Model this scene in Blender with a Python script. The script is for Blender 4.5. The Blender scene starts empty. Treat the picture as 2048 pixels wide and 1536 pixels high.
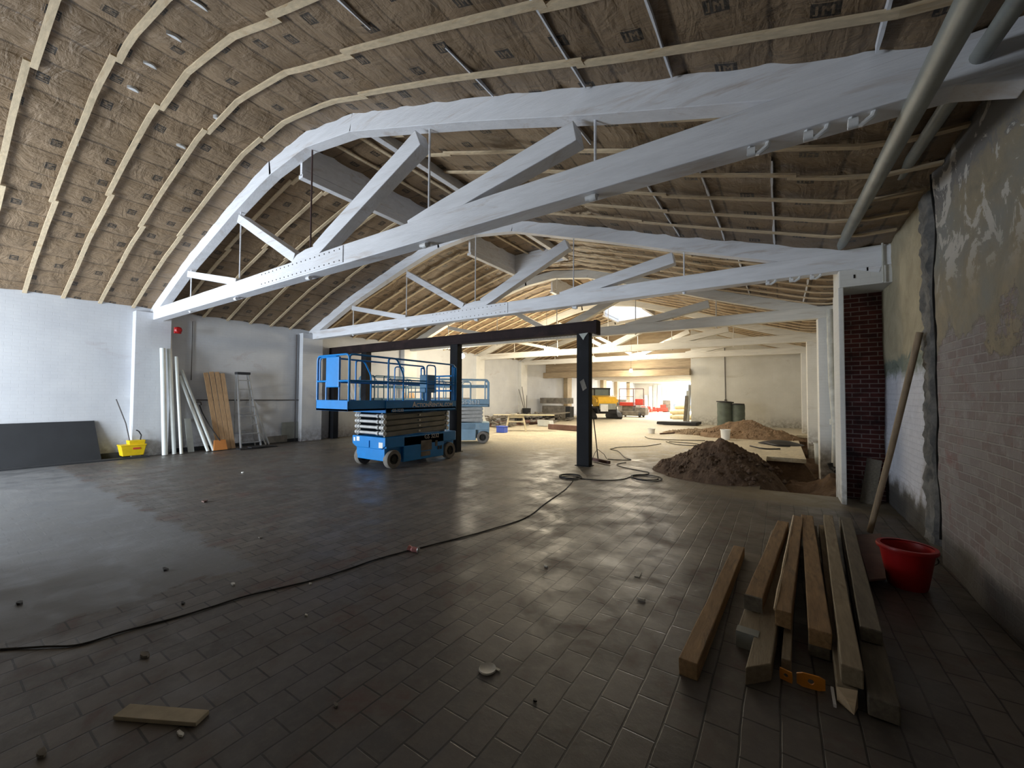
import bpy, math, random
from mathutils import Vector, Matrix, noise
S = bpy.context.scene
COL = S.collection
PI = math.pi
rnd = random.Random(7)

# ------------------------------------------------------------------ camera
FPX, YAW, PIT, ROL = 805.67, 0.58764, 0.02789, 0.00532
CAM = Vector((0, 0, 1.5))
_F = Vector((-math.sin(YAW)*math.cos(PIT), math.cos(YAW)*math.cos(PIT), math.sin(PIT)))
_R0 = Vector((math.cos(YAW), math.sin(YAW), 0)); _U0 = _R0.cross(_F)
_R = _R0*math.cos(ROL)+_U0*math.sin(ROL); _U = -_R0*math.sin(ROL)+_U0*math.cos(ROL)
def at(ax, v, px, py):
    """the world point on the plane ax=v seen at a photo pixel (used to read off where things stand)"""
    d = _F*FPX+_R*(px-1024)-_U*(py-768); i = 'XYZ'.index(ax)
    return CAM+d*((v-CAM[i])/d[i])
cd = bpy.data.cameras.new('camera'); cam = bpy.data.objects.new('camera', cd); COL.objects.link(cam)
cd.sensor_width = 36; cd.lens = FPX*36/2048; cd.clip_start = .05; cd.clip_end = 300
cam.matrix_world = Matrix(((_R.x, _U.x, -_F.x, CAM.x), (_R.y, _U.y, -_F.y, CAM.y), (_R.z, _U.z, -_F.z, CAM.z), (0, 0, 0, 1)))
S.camera = cam
S.view_settings.view_transform = 'Standard'; S.view_settings.look = 'None'
S.view_settings.gamma = 1; S.view_settings.use_curve_mapping = False
S.view_settings.exposure = 0.68

# ------------------------------------------------------------------ node helpers
class NT:
    def __init__(s, name):
        s.m = bpy.data.materials.new(name); s.m.use_nodes = True; s.t = s.m.node_tree; s.t.nodes.clear()
        s.out = s.n('ShaderNodeOutputMaterial'); s.b = s.n('ShaderNodeBsdfPrincipled'); s.l(s.b.outputs[0], s.out.inputs[0])
        s.geo = s.n('ShaderNodeNewGeometry'); s.tc = s.n('ShaderNodeTexCoord')
    def n(s, t, **k):
        x = s.t.nodes.new(t)
        for a, v in k.items(): setattr(x, a, v)
        return x
    def l(s, a, b): s.t.links.new(a, b)
    def setin(s, i, v):
        if hasattr(v, 'links'): s.l(v, i)
        else: i.default_value = v
    def math(s, op, a, b=0.0, c=None):
        x = s.n('ShaderNodeMath', operation=op); s.setin(x.inputs[0], a); s.setin(x.inputs[1], b)
        if c is not None: s.setin(x.inputs[2], c)
        return x.outputs[0]
    def vm(s, op, a, b):
        x = s.n('ShaderNodeVectorMath', operation=op); s.setin(x.inputs[0], a); s.setin(x.inputs[1], b); return x.outputs[0]
    def noise(s, vec, sc, det=4, rough=.6, dist=0):
        x = s.n('ShaderNodeTexNoise'); s.l(vec, x.inputs['Vector']); x.inputs['Scale'].default_value = sc
        x.inputs['Detail'].default_value = det; x.inputs['Roughness'].default_value = rough; x.inputs['Distortion'].default_value = dist
        return x.outputs['Fac']
    def ramp(s, f, a, b, lo=0., hi=1.):
        x = s.n('ShaderNodeMapRange'); s.setin(x.inputs[0], f); x.inputs[1].default_value = a; x.inputs[2].default_value = b
        x.inputs[3].default_value = lo; x.inputs[4].default_value = hi; return x.outputs[0]
    def mix(s, f, a, b):
        x = s.n('ShaderNodeMix', data_type='RGBA'); s.setin(x.inputs[0], f)
        for i, v in ((6, a), (7, b)):
            if isinstance(v, tuple): x.inputs[i].default_value = (*v[:3], 1)
            else: s.l(v, x.inputs[i])
        return x.outputs[2]
    def scale(s, vec, v):
        x = s.n('ShaderNodeMapping'); s.l(vec, x.inputs[0]); x.inputs[3].default_value = v; return x.outputs[0]
    def sep(s, vec):
        x = s.n('ShaderNodeSeparateXYZ'); s.l(vec, x.inputs[0]); return x.outputs
    def bump(s, h, st, dist=.01):
        x = s.n('ShaderNodeBump'); s.l(h, x.inputs['Height']); x.inputs['Strength'].default_value = st
        x.inputs['Distance'].default_value = dist; s.l(x.outputs[0], s.b.inputs['Normal']); return x
    def fin(s, col, rough=.8, metal=0., spec=None):
        if isinstance(col, tuple): s.b.inputs['Base Color'].default_value = (*col[:3], 1)
        else: s.l(col, s.b.inputs['Base Color'])
        s.setin(s.b.inputs['Roughness'], rough); s.b.inputs['Metallic'].default_value = metal
        if spec is not None: s.b.inputs['Specular IOR Level'].default_value = spec
        return s.m
def dk(c, k): return tuple(v*k for v in c)
def M(name, col, rough=.7, metal=0., var=.25, sc=6., stretch=(1, 1, 1), bump=.15, grime=None):
    """plain material with its own mottling and fine relief"""
    t = NT(name); P = t.scale(t.tc.outputs['Object'], stretch)
    f = t.noise(P, sc, 6); c = t.mix(t.ramp(f, .3, .7), dk(col, 1-var), dk(col, 1+var*.35))
    if grime:
        g = t.noise(P, sc*.45, 5, .7, .6); c = t.mix(t.ramp(g, .55, .72), c, grime)
    if bump: t.bump(t.noise(P, sc*5, 5), bump, .01)
    return t.fin(c, rough, metal)

MAT = {}
def mk():
    m = MAT
    m['tw'] = M('painted_timber', (.80, .82, .87), .62, var=.10, sc=2.2, stretch=(1, 3, 8), bump=.35, grime=(.60, .56, .55))
    m['tw2'] = M('cream_painted_timber', (.72, .70, .64), .65, var=.12, sc=2.2, stretch=(1, 3, 8), bump=.3, grime=(.55, .50, .42))
    m['batten'] = M('new_pine_batten', (.68, .55, .37), .7, var=.25, sc=5, stretch=(1, 6, 6), bump=.2, grime=(.50, .35, .20))
    m['pine'] = M('orange_pine', (.58, .37, .20), .7, var=.3, sc=4, stretch=(8, 8, 1), bump=.2)
    m['oldwood'] = M('weathered_lumber', (.36, .22, .10), .75, var=.4, sc=5, stretch=(8, 1, 8), bump=.4, grime=(.14, .09, .05))
    m['palewood'] = M('pale_lumber', (.34, .28, .19), .75, var=.3, sc=5, stretch=(8, 1, 8), bump=.3, grime=(.2, .15, .1))
    m['greywood'] = M('grey_lumber', (.17, .15, .115), .85, var=.35, sc=5, stretch=(8, 1, 8), bump=.4)
    m['blue'] = M('machine_blue_paint', (.002, .22, .62), .42, var=.12, sc=5, bump=.04)
    m['blue2'] = M('dull_blue_paint', (.10, .25, .40), .5, var=.2, sc=5, bump=.05, grime=(.22, .26, .28))
    m['blue3'] = M('pale_washed_blue_paint', (.30, .46, .60), .5, var=.15, sc=5, bump=.05, grime=(.45, .52, .55))
    m['grey'] = M('scissor_steel', (.19, .185, .165), .5, .35, .3, 5, bump=.1)
    m['pin'] = M('pin_steel', (.62, .62, .60), .4, .3, .2, 8, bump=.05)
    m['dark'] = M('dark_metal', (.02, .02, .024), .5, .3, .3, 6, bump=.08)
    m['rubber'] = M('grey_rubber_tyre', (.22, .205, .185), .9, 0, .3, 9, bump=.1)
    m['hub'] = M('dark_wheel_hub', (.035, .035, .03), .7, .2, .3, 8, bump=.1)
    m['white'] = M('white_plastic', (.78, .80, .82), .4, 0, .08, 5, bump=.02, grime=(.62, .62, .60))
    m['decal'] = M('white_decal', (.80, .80, .78), .6, 0, .05, 5, bump=0)
    m['letter'] = M('pale_lettering', (.62, .62, .58), .6, 0, .05, 5, bump=0)
    m['steel'] = M('brown_black_structural_steel', (.022, .014, .015), .75, 0, .4, 3, bump=.15, grime=(.045, .026, .024)); m['steel'].node_tree.nodes['Principled BSDF'].inputs['Specular IOR Level'].default_value = .2
    m['steelblk'] = M('black_column_steel', (.010, .011, .014), .7, 0, .35, 3, bump=.12, grime=(.018, .019, .024)); m['steelblk'].node_tree.nodes['Principled BSDF'].inputs['Specular IOR Level'].default_value = .2
    m['yellow'] = M('yellow_plastic', (.80, .56, .01), .5, 0, .15, 8, bump=.03)
    m['red'] = M('red_plastic', (.36, .005, .006), .42, 0, .15, 8, bump=.02)
    m['redpaint'] = M('red_machine_paint', (.60, .06, .04), .5, 0, .2, 8, bump=.03)
    m['alu'] = M('aluminium', (.50, .51, .52), .4, .75, .2, 8, bump=.05)
    m['blk'] = M('black_plastic', (.018, .018, .02), .6, 0, .3, 8, bump=.05)
    m['panel'] = M('charcoal_panel', (.022, .024, .028), .75, 0, .2, 3, bump=.05)
    m['pvc'] = M('white_pvc_pipe', (.72, .76, .74), .35, 0, .1, 3, bump=.02, grime=(.55, .58, .56))
    m['pipe'] = M('grey_painted_pipe', (.30, .32, .30), .45, .1, .2, 4, bump=.06, grime=(.24, .25, .24))
    m['orange'] = M('orange_plastic', (.62, .24, .06), .6, 0, .15, 6, bump=.03)
    m['cord'] = M('black_cord', (.012, .011, .011), .6, 0, .2, 9, bump=.1)
    m['paper'] = M('white_scrap', (.72, .71, .66), .7, 0, .15, 8, bump=.1)
    m['clutter'] = M('grey_clutter', (.22, .20, .17), .85, 0, .5, 4, bump=.3, grime=(.10, .08, .07))
    m['tarp'] = M('pale_plastic_sheet', (.50, .52, .50), .35, 0, .2, 3, bump=.3)
    m['rust'] = M('rusty_brown_steel', (.16, .09, .075), .7, .1, .4, 4, bump=.3)
    m['bin'] = M('green_grey_plastic', (.10, .125, .105), .55, 0, .35, 4, bump=.15)
    m['catyel'] = M('loader_yellow', (.78, .46, .04), .5, 0, .12, 5, bump=.03)
    m['cardb'] = M('cream_bags', (.72, .62, .40), .8, 0, .2, 4, bump=.3)
    m['crate'] = M('blue_crate_plastic', (.08, .14, .62), .5, 0, .15, 6, bump=.03)
    m['conduit'] = M('dark_conduit', (.10, .09, .09), .6, .2, .2, 6, bump=.05)
    m['glass'] = M('smoky_cab_glass', (.18, .22, .22), .15, 0, .1, 3, bump=0)
    t = NT('lit_bulb'); e = t.n('ShaderNodeEmission'); e.inputs[0].default_value = (1, .93, .78, 1); e.inputs[1].default_value = 60
    t.l(e.outputs[0], t.out.inputs[0]); m['bulb'] = t.m
    # dirt
    t = NT('dug_earth'); P = t.tc.outputs['Object']
    f = t.noise(P, 3, 8, .7); g = t.noise(P, 14, 6, .7)
    c = t.mix(t.ramp(f, .3, .7), (.085, .052, .034), (.21, .135, .085)); c = t.mix(t.ramp(g, .62, .72), c, (.30, .22, .15))
    t.bump(t.noise(P, 22, 8, .75), .9, .04); m['dirt'] = t.fin(c, .95)
    t = NT('pale_rubble'); P = t.tc.outputs['Object']
    f = t.noise(P, 4, 8, .7); c = t.mix(t.ramp(f, .3, .7), (.16, .115, .075), (.42, .32, .21))
    t.bump(t.noise(P, 18, 8, .75), .8, .04); m['gravel'] = t.fin(c, .95)
    # painted brick (left wall, piers, end wall)
    def brickpaint(name, c1, c2, stain, axes):
        t = NT(name); p = t.sep(t.geo.outputs['Position']); cx = t.n('ShaderNodeCombineXYZ')
        t.l(p[axes], cx.inputs[0]); t.l(p[2], cx.inputs[1])
        b = t.n('ShaderNodeTexBrick'); t.l(cx.outputs[0], b.inputs['Vector'])
        b.inputs['Scale'].default_value = 1; b.inputs['Brick Width'].default_value = .21; b.inputs['Row Height'].default_value = .07
        b.inputs['Mortar Size'].default_value = .006; b.inputs['Mortar Smooth'].default_value = .6
        P = t.geo.outputs['Position']
        f = t.noise(P, 1.1, 7, .65); g = t.noise(t.scale(P, (1, 1, 2.5)), .8, 7, .7, .8); h = t.noise(P, 9, 5)
        c = t.mix(t.ramp(f, .3, .7), c1, c2); c = t.mix(t.ramp(g, .60, .74, 0, .7), c, stain)
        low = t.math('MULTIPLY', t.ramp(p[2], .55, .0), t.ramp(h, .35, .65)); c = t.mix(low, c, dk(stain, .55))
        c = t.mix(t.math('MULTIPLY', b.outputs['Fac'], .09), c, dk(stain, .7))
        hh = t.math('SUBTRACT', t.math('MULTIPLY', h, .5), b.outputs['Fac']); t.bump(hh, .15, .006)
        return t.fin(c, .75)
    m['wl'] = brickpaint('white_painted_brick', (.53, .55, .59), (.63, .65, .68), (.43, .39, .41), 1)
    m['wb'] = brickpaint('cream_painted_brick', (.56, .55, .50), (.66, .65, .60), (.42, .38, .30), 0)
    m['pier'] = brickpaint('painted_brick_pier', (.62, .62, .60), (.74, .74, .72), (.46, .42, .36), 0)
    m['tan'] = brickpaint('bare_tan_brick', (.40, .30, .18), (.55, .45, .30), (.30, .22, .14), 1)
    # exposed red brick
    t = NT('exposed_red_brick'); p = t.sep(t.geo.outputs['Position']); cx = t.n('ShaderNodeCombineXYZ'); t.l(p[0], cx.inputs[0]); t.l(p[2], cx.inputs[1])
    b = t.n('ShaderNodeTexBrick'); t.l(cx.outputs[0], b.inputs['Vector']); b.inputs['Scale'].default_value = 1
    b.inputs['Brick Width'].default_value = .2; b.inputs['Row Height'].default_value = .068; b.inputs['Mortar Size'].default_value = .007
    b.inputs['Color1'].default_value = (.20, .06, .055, 1); b.inputs['Color2'].default_value = (.12, .04, .04, 1); b.inputs['Mortar'].default_value = (.42, .34, .32, 1)
    P = t.geo.outputs['Position']; c = t.mix(t.ramp(t.noise(P, 3, 6), .45, .7), b.outputs['Color'], (.03, .018, .02))
    t.bump(t.math('SUBTRACT', t.noise(P, 20), b.outputs['Fac']), .6, .012); m['redbrick'] = t.fin(c, .85)
    # right wall: brick with grey wash, plaster patches, white lower patch
    t = NT('patchy_plastered_brick'); P = t.geo.outputs['Position']; p = t.sep(P); cx = t.n('ShaderNodeCombineXYZ'); t.l(p[1], cx.inputs[0]); t.l(p[2], cx.inputs[1])
    b = t.n('ShaderNodeTexBrick'); t.l(cx.outputs[0], b.inputs['Vector']); b.inputs['Scale'].default_value = 1
    b.inputs['Brick Width'].default_value = .21; b.inputs['Row Height'].default_value = .07; b.inputs['Mortar Size'].default_value = .008; b.inputs['Mortar Smooth'].default_value = .3
    b.inputs['Color1'].default_value = (.26, .245, .25, 1); b.inputs['Color2'].default_value = (.20, .165, .17, 1); b.inputs['Mortar'].default_value = (.30, .28, .28, 1)
    n1 = t.noise(P, 1.3, 8, .7); n2 = t.noise(P, 3.1, 8, .7, .5); n3 = t.noise(P, 9, 8, .7); n4 = t.noise(P, .8, 6, .6)
    c = b.outputs['Color']
    c = t.mix(t.ramp(n2, .55, .68, 0, .8), c, (.22, .11, .115))                       # bare reddish bricks
    c = t.mix(t.ramp(n3, .52, .66, 0, .55), c, (.36, .35, .35))                       # grey wash
    # plaster above a ragged line, its edge wandering
    yz = t.math('ADD', p[2], t.math('MULTIPLY', n1, 2.2))
    pl = t.ramp(yz, 3.05, 3.13)
    tan = t.mix(t.ramp(n2, .35, .65), (.20, .185, .145), (.34, .285, .20))
    tan = t.mix(t.ramp(n4, .45, .6), tan, (.21, .22, .215))
    top = t.ramp(t.math('ADD', p[2], t.math('MULTIPLY', n2, 1.1)), 3.65, 3.75)        # upper zone: dark grey scratched
    tan = t.mix(top, tan, (.15, .15, .155))
    fl = t.math('MULTIPLY', t.ramp(p[2], 2.3, 2.7), t.ramp(n2, .525, .54))
    tan = t.mix(fl, tan, (.46, .45, .43))                                             # pale flaking coat
    c = t.mix(pl, c, tan)
    # far panel: tan plaster above, white paint below with a green-grey fringe
    far = t.math('GREATER_THAN', p[1], 5.28)
    fp = t.mix(t.ramp(n2, .35, .65), (.34, .295, .20), (.46, .41, .29))
    fp = t.mix(t.ramp(t.math('ADD', p[1], t.math('MULTIPLY', n1, 1.2)), 6.35, 6.2, 0, .7), fp, (.11, .115, .10))
    wz = t.math('ADD', p[2], t.math('MULTIPLY', n2, .5))
    white = t.mix(t.ramp(n3, .3, .7), (.56, .58, .66), (.70, .72, .80))
    fp = t.mix(t.ramp(wz, 2.28, 2.22), fp, (.20, .23, .19)); fp = t.mix(t.ramp(wz, 2.10, 1.98), fp, white)
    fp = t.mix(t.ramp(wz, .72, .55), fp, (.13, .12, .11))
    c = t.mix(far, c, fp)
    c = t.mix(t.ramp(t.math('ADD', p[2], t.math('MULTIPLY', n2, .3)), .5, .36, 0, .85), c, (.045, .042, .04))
    hh = t.math('ADD', t.math('MULTIPLY', n3, .8), t.math('MULTIPLY', pl, .5)); hh = t.math('SUBTRACT', hh, t.math('MULTIPLY', b.outputs['Fac'], t.math('SUBTRACT', 1.0, pl)))
    t.bump(hh, .7, .02); m['wr'] = t.fin(c, .85)
    # floor: block paving running away from the camera, screed patch at left
    t = NT('block_paved_floor'); P = t.geo.outputs['Position']; p = t.sep(P); cx = t.n('ShaderNodeCombineXYZ')
    wob = t.noise(P, 1.6, 2); t.l(p[1], cx.inputs[0]); t.l(t.math('ADD', p[0], t.math('MULTIPLY', wob, .03)), cx.inputs[1])
    b = t.n('ShaderNodeTexBrick'); t.l(cx.outputs[0], b.inputs['Vector']); b.inputs['Scale'].default_value = 1
    b.inputs['Brick Width'].default_value = .245; b.inputs['Row Height'].default_value = .15; b.inputs['Mortar Size'].default_value = .006; b.inputs['Mortar Smooth'].default_value = .5
    b.inputs['Color1'].default_value = (0, 0, 0, 1); b.inputs['Color2'].default_value = (1, 1, 1, 1); b.inputs['Mortar'].default_value = (.5, .5, .5, 1)
    n1 = t.noise(P, .55, 6, .6); n2 = t.noise(P, 2.6, 7, .65, .4); n3 = t.noise(P, 14, 6, .7)
    bs = t.sep(b.outputs['Color'])[0]
    c = t.mix(bs, (.078, .070, .064), (.135, .119, .104)); c = t.mix(t.ramp(n1, .35, .65, 0, .4), c, (.07, .068, .066))
    c = t.mix(t.ramp(n2, .54, .68, 0, .6), c, (.115, .052, .045))
    c = t.mix(t.ramp(n3, .45, .7, 0, .5), c, (.16, .145, .125))
    joint = t.mix(t.ramp(n1, .40, .6), (.014, .013, .012), (.030, .027, .024))
    jf = t.math('MULTIPLY', b.outputs['Fac'], t.ramp(n2, .25, .5, .55, 1))
    edge = t.math('MULTIPLY', t.math('SUBTRACT', n2, .5), .5)
    scr = t.math('MULTIPLY', t.ramp(t.math('ADD', p[0], edge), -3.86, -3.92), t.ramp(t.math('ADD', p[1], edge), 1.78, 1.70))
    strip = t.math('MULTIPLY', t.ramp(t.math('ADD', p[1], edge), 6.75, 6.95), t.math('MULTIPLY', t.ramp(p[1], 7.95, 7.9), t.ramp(t.math('ADD', p[0], t.math('MULTIPLY', edge, 2)), -1.3, -.5)))
    dust_lit = t.math('MULTIPLY', t.ramp(t.math('ADD', p[1], t.math('MULTIPLY', n1, 3)), 8.3, 12.5), t.ramp(n2, .25, .6, .55, 1))  # pale dust, lightened further to carry the lamp-lit brightness of the far floor
    c = t.mix(jf, c, joint)
    c = t.mix(scr, c, t.mix(t.ramp(n2, .35, .65), (.12, .122, .128), (.165, .167, .17)))
    c = t.mix(strip, c, (.15, .125, .085))
    c = t.mix(dust_lit, c, t.mix(t.ramp(n3, .4, .6), (.48, .42, .31), (.62, .56, .43)))
    t.fin(c, .5)
    rg = t.ramp(t.math('ADD', t.math('MULTIPLY', n2, .7), t.math('MULTIPLY', n1, .3)), .36, .60, .28, .62)
    rg = t.math('ADD', rg, t.math('MULTIPLY', dust_lit, .25)); t.l(rg, t.b.inputs['Roughness'])
    flat = t.math('SUBTRACT', 1.0, t.math('MAXIMUM', scr, strip))
    hh = t.math('SUBTRACT', t.math('ADD', t.math('MULTIPLY', n3, .35), t.math('ADD', t.math('MULTIPLY', bs, .3), t.math('MULTIPLY', n2, .8))), t.math('MULTIPLY', b.outputs['Fac'], t.math('MULTIPLY', flat, .4)))
    t.bump(hh, .32, .012); m['floor'] = t.m
    # kraft paper insulation: UV carries (distance up the slope, distance along the hall)
    t = NT('kraft_faced_insulation'); uv = t.tc.outputs['UV']; P = t.geo.outputs['Position']
    n1 = t.noise(P, .7, 5); n2 = t.noise(t.scale(P, (1, 1.8, 1)), 2.2, 6, .6, .8); n3 = t.noise(P, 30, 4)
    c = t.mix(t.ramp(n1, .3, .7), (.20, .138, .082), (.285, .20, .122)); c = t.mix(t.ramp(n2, .50, .75, 0, .45), c, (.14, .098, .06))
    s = t.sep(uv); BW, LW = .57, .56
    iu = t.math('FLOOR', t.math('DIVIDE', s[0], BW)); rn = t.n('ShaderNodeTexWhiteNoise', noise_dimensions='1D'); t.l(iu, rn.inputs['W'])
    vv = t.math('ADD', s[1], t.math('MULTIPLY', rn.outputs['Value'], LW))
    fu = t.math('SUBTRACT', t.math('MULTIPLY', t.math('FRACT', t.math('DIVIDE', s[0], BW)), BW), BW/2)
    fv = t.math('SUBTRACT', t.math('MULTIPLY', t.math('FRACT', t.math('DIVIDE', vv, LW)), LW), LW/2)
    lc = t.n('ShaderNodeCombineXYZ'); t.l(fu, lc.inputs[0]); t.l(t.math('MULTIPLY', fv, -1), lc.inputs[1])
    def bx(x0, x1, y0, y1):
        d = t.vm('ABSOLUTE', t.vm('SUBTRACT', lc.outputs[0], ((x0+x1)/2, (y0+y1)/2, 0)), (0, 0, 0))
        q = t.sep(t.vm('SUBTRACT', ((x1-x0)/2, (y1-y0)/2, 1), d)); return t.math('GREATER_THAN', t.math('MINIMUM', q[0], q[1]), 0)
    plate = bx(-.075, .075, -.055, .055)
    st = None
    for r in ((-.05, -.036, -.034, .036), (-.062, -.036, -.042, -.03), (-.018, -.004, -.042, .036), (-.004, .006, .006, .028), (.006, .020, -.008, .016), (.020, .030, .006, .028), (.030, .045, -.042, .036)):
        k = bx(*r); st = k if st is None else t.math('MAXIMUM', st, k)
    cap = bx(-.06, .06, .063, .072)
    ink = t.math('MULTIPLY', t.math('MAXIMUM', t.math('SUBTRACT', plate, t.math('MULTIPLY', st, .75)), t.math('MULTIPLY', cap, .6)), t.ramp(n3, .3, .6, .7, 1))
    c = t.mix(ink, c, (.022, .020, .018))
    # stapled flange line down each batt edge, darkened as painted seam shade
    sm = t.math('ADD', t.math('ABSOLUTE', fu), t.math('MULTIPLY', t.math('SUBTRACT', n2, .5), .05)); c = t.mix(t.ramp(sm, BW/2-.022, BW/2-.006, 0, .7), c, (.055, .038, .026))
    n5 = t.noise(t.scale(P, (3.0, 1, 3)), 2.6, 5, .55, 1.0); c = t.mix(t.math('MULTIPLY', t.ramp(t.math('ABSOLUTE', t.math('SUBTRACT', n5, .5)), .012, .0, 0, .45), t.ramp(n1, .42, .55)), c, (.07, .048, .032))  # thin dark lines painted as shade in the paper folds
    h = t.math('ADD', n2, t.math('ADD', t.math('MULTIPLY', n3, .08), t.math('MULTIPLY', n5, .7))); t.bump(h, .7, .07); t.fin(c, .48, spec=.35); m['kraft'] = t.m
mk()

# ------------------------------------------------------------------ mesh builder
class MB:
    def __init__(s): s.v = []; s.f = []; s.uv = None; s.smooth = False
    def add(s, vs, fs):
        o = len(s.v); s.v += [Vector(v) for v in vs]; s.f += [tuple(i+o for i in f) for f in fs]; return s
    def box(s, x0, x1, y0, y1, z0, z1):
        return s.add([(x0, y0, z0), (x1, y0, z0), (x1, y1, z0), (x0, y1, z0), (x0, y0, z1), (x1, y0, z1), (x1, y1, z1), (x0, y1, z1)],
                     [(0, 3, 2, 1), (4, 5, 6, 7), (0, 1, 5, 4), (1, 2, 6, 5), (2, 3, 7, 6), (3, 0, 4, 7)])
    def beam(s, a, b, w, h, up=(0, 0, 1), jit=0.0):
        """bar from a to b, w sideways, h along up"""
        a, b, up = Vector(a), Vector(b), Vector(up); d = (b-a).normalized(); sd = d.cross(up).normalized(); u = sd.cross(d)
        n = 2 if not jit else max(2, int((b-a).length/.35)+1); vs = []
        for i in range(n):
            c = a.lerp(b, i/(n-1))
            j = lambda: 1+rnd.uniform(-jit, jit)
            vs += [c-sd*w/2*j()-u*h/2*j(), c+sd*w/2*j()-u*h/2*j(), c+sd*w/2*j()+u*h/2*j(), c-sd*w/2*j()+u*h/2*j()]
        fs = [(0, 1, 2, 3), (4*n-1, 4*n-2, 4*n-3, 4*n-4)]
        for i in range(n-1):
            for k in range(4): fs.append((4*i+k, 4*i+4+k, 4*i+4+(k+1) % 4, 4*i+(k+1) % 4))
        return s.add(vs, fs)
    def tube(s, pts, r, n=8, closed=False):
        pts = [Vector(p) for p in pts]; m = len(pts); vs = []; prev = None
        for i, p in enumerate(pts):
            if closed: t = pts[(i+1) % m]-pts[i-1]
            else: t = pts[min(i+1, m-1)]-pts[max(i-1, 0)]
            t.normalize()
            if prev is None: prev = t.orthogonal().normalized()
            q = (prev-t*prev.dot(t)); q = q.normalized() if q.length > 1e-6 else t.orthogonal().normalized(); prev = q; w = t.cross(q)
            rr = r[i] if isinstance(r, (list, tuple)) else r
            vs += [p+(q*math.cos(2*PI*k/n)+w*math.sin(2*PI*k/n))*rr for k in range(n)]
        fs = []
        for i in range(m if closed else m-1):
            a, b = i*n, ((i+1) % m)*n
            for k in range(n): fs.append((a+k, a+(k+1) % n, b+(k+1) % n, b+k))
        if not closed: fs += [tuple(range(n))[::-1], tuple(range((m-1)*n, m*n))]
        return s.add(vs, fs)
    def cyl(s, a, b, r, n=16): return s.tube([a, b], r, n)
    def lathe(s, prof, c=(0, 0, 0), ax=(0, 0, 1), n=24):
        """prof: list of (radius, distance along ax)"""
        c, ax = Vector(c), Vector(ax).normalized(); q = ax.orthogonal().normalized(); w = ax.cross(q); vs = []
        for r, h in prof: vs += [c+ax*h+(q*math.cos(2*PI*k/n)+w*math.sin(2*PI*k/n))*max(r, 1e-4) for k in range(n)]
        fs = []
        for i in range(len(prof)-1):
            for k in range(n): fs.append((i*n+k, i*n+(k+1) % n, i*n+n+(k+1) % n, i*n+n+k))
        return s.add(vs, fs)
    def poly(s, pts, th, nrm):
        """flat outline extruded by th along nrm"""
        nrm = Vector(nrm)*th; n = len(pts); vs = [Vector(p) for p in pts]+[Vector(p)+nrm for p in pts]
        return s.add(vs, [tuple(range(n))[::-1], tuple(range(n, 2*n))]+[(i, (i+1) % n, n+(i+1) % n, n+i) for i in range(n)])
    def wheel(s, c, r, w, n=28):
        c = Vector(c); return s.lathe([(r*.55, -w/2+.01), (r*.6, -w/2), (r*.93, -w/2), (r, -w/2+.02), (r, w/2-.02), (r*.93, w/2), (r*.6, w/2), (r*.55, w/2-.01)], c, (1, 0, 0), n)
    def build(s, name, mat, parent=None, label=None, smooth=False, bevel=0., cat=None, group=None, kind=None, wt=None):
        me = bpy.data.meshes.new(name); 
        if parent is not None: org = ORG[parent.name]
        else:
            xs = [v.x for v in s.v]; ys = [v.y for v in s.v]; org = Vector(((min(xs)+max(xs))/2, (min(ys)+max(ys))/2, min(v.z for v in s.v)))
            if kind == 'structure': org = Vector((0, 0, 0))
        me.from_pydata([v-org for v in s.v], [], s.f); me.materials.append(MAT[mat] if isinstance(mat, str) else mat)
        import bmesh
        bm = bmesh.new(); bm.from_mesh(me); bmesh.ops.recalc_face_normals(bm, faces=bm.faces); bm.to_mesh(me); bm.free()
        o = bpy.data.objects.new(name, me); COL.objects.link(o)
        if parent is None: o.location = org
        else: o.parent = parent
        ORG[o.name] = org
        if smooth:
            for p in me.polygons: p.use_smooth = True
            me.set_sharp_from_angle(angle=math.radians(40))
        if bevel:
            b = o.modifiers.new('bevel', 'BEVEL'); b.width = bevel; b.segments = 2; b.limit_method = 'ANGLE'
        tag(o, label, cat, group, kind); return o
ORG = {}
def tag(o, label=None, cat=None, group=None, kind=None):
    if label: o['label'] = label
    if cat: o['category'] = cat
    if group: o['group'] = group
    if kind: o['kind'] = kind
    return o
def thing(name, loc, label, cat, group=None):
    o = bpy.data.objects.new(name, None); COL.objects.link(o); o.location = loc; o.empty_display_size = .2; ORG[o.name] = Vector(loc)
    return tag(o, label, cat, group)
def copy_tree(o, parent=None):
    c = o.copy(); COL.objects.link(c); c.parent = parent
    if o.name in ORG: ORG[c.name] = ORG[o.name]
    for ch in list(o.children): copy_tree(ch, c)
    return c
def struct(b, name, mat, **k): return b.build(name, mat, kind='structure', **k)
def text(s, size, mat, parent, origin, xdir, ydir, name='lettering', depth=.003, font=None, smallcaps=False):
    cu = bpy.data.curves.new('t', 'FONT'); cu.body = s; cu.size = size; cu.extrude = depth/2
    if smallcaps:
        cu.small_caps_scale = .72
        for i, ch in enumerate(s): cu.body_format[i].use_small_caps = True
        cu.offset = size*.012
    ob = bpy.data.objects.new('t', cu); COL.objects.link(ob); dg = bpy.context.evaluated_depsgraph_get(); dg.update()
    me = bpy.data.meshes.new_from_object(ob.evaluated_get(dg)); bpy.data.objects.remove(ob)
    X, Y = Vector(xdir).normalized(), Vector(ydir).normalized(); Z = X.cross(Y); o0 = Vector(origin)-ORG[parent.name]
    for v in me.vertices: c = v.co.copy(); v.co = o0+X*c.x+Y*c.y+Z*c.z
    me.materials.clear(); me.materials.append(MAT[mat]); me.name = name
    o = bpy.data.objects.new(name, me); COL.objects.link(o); o.parent = parent; return o

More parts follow.
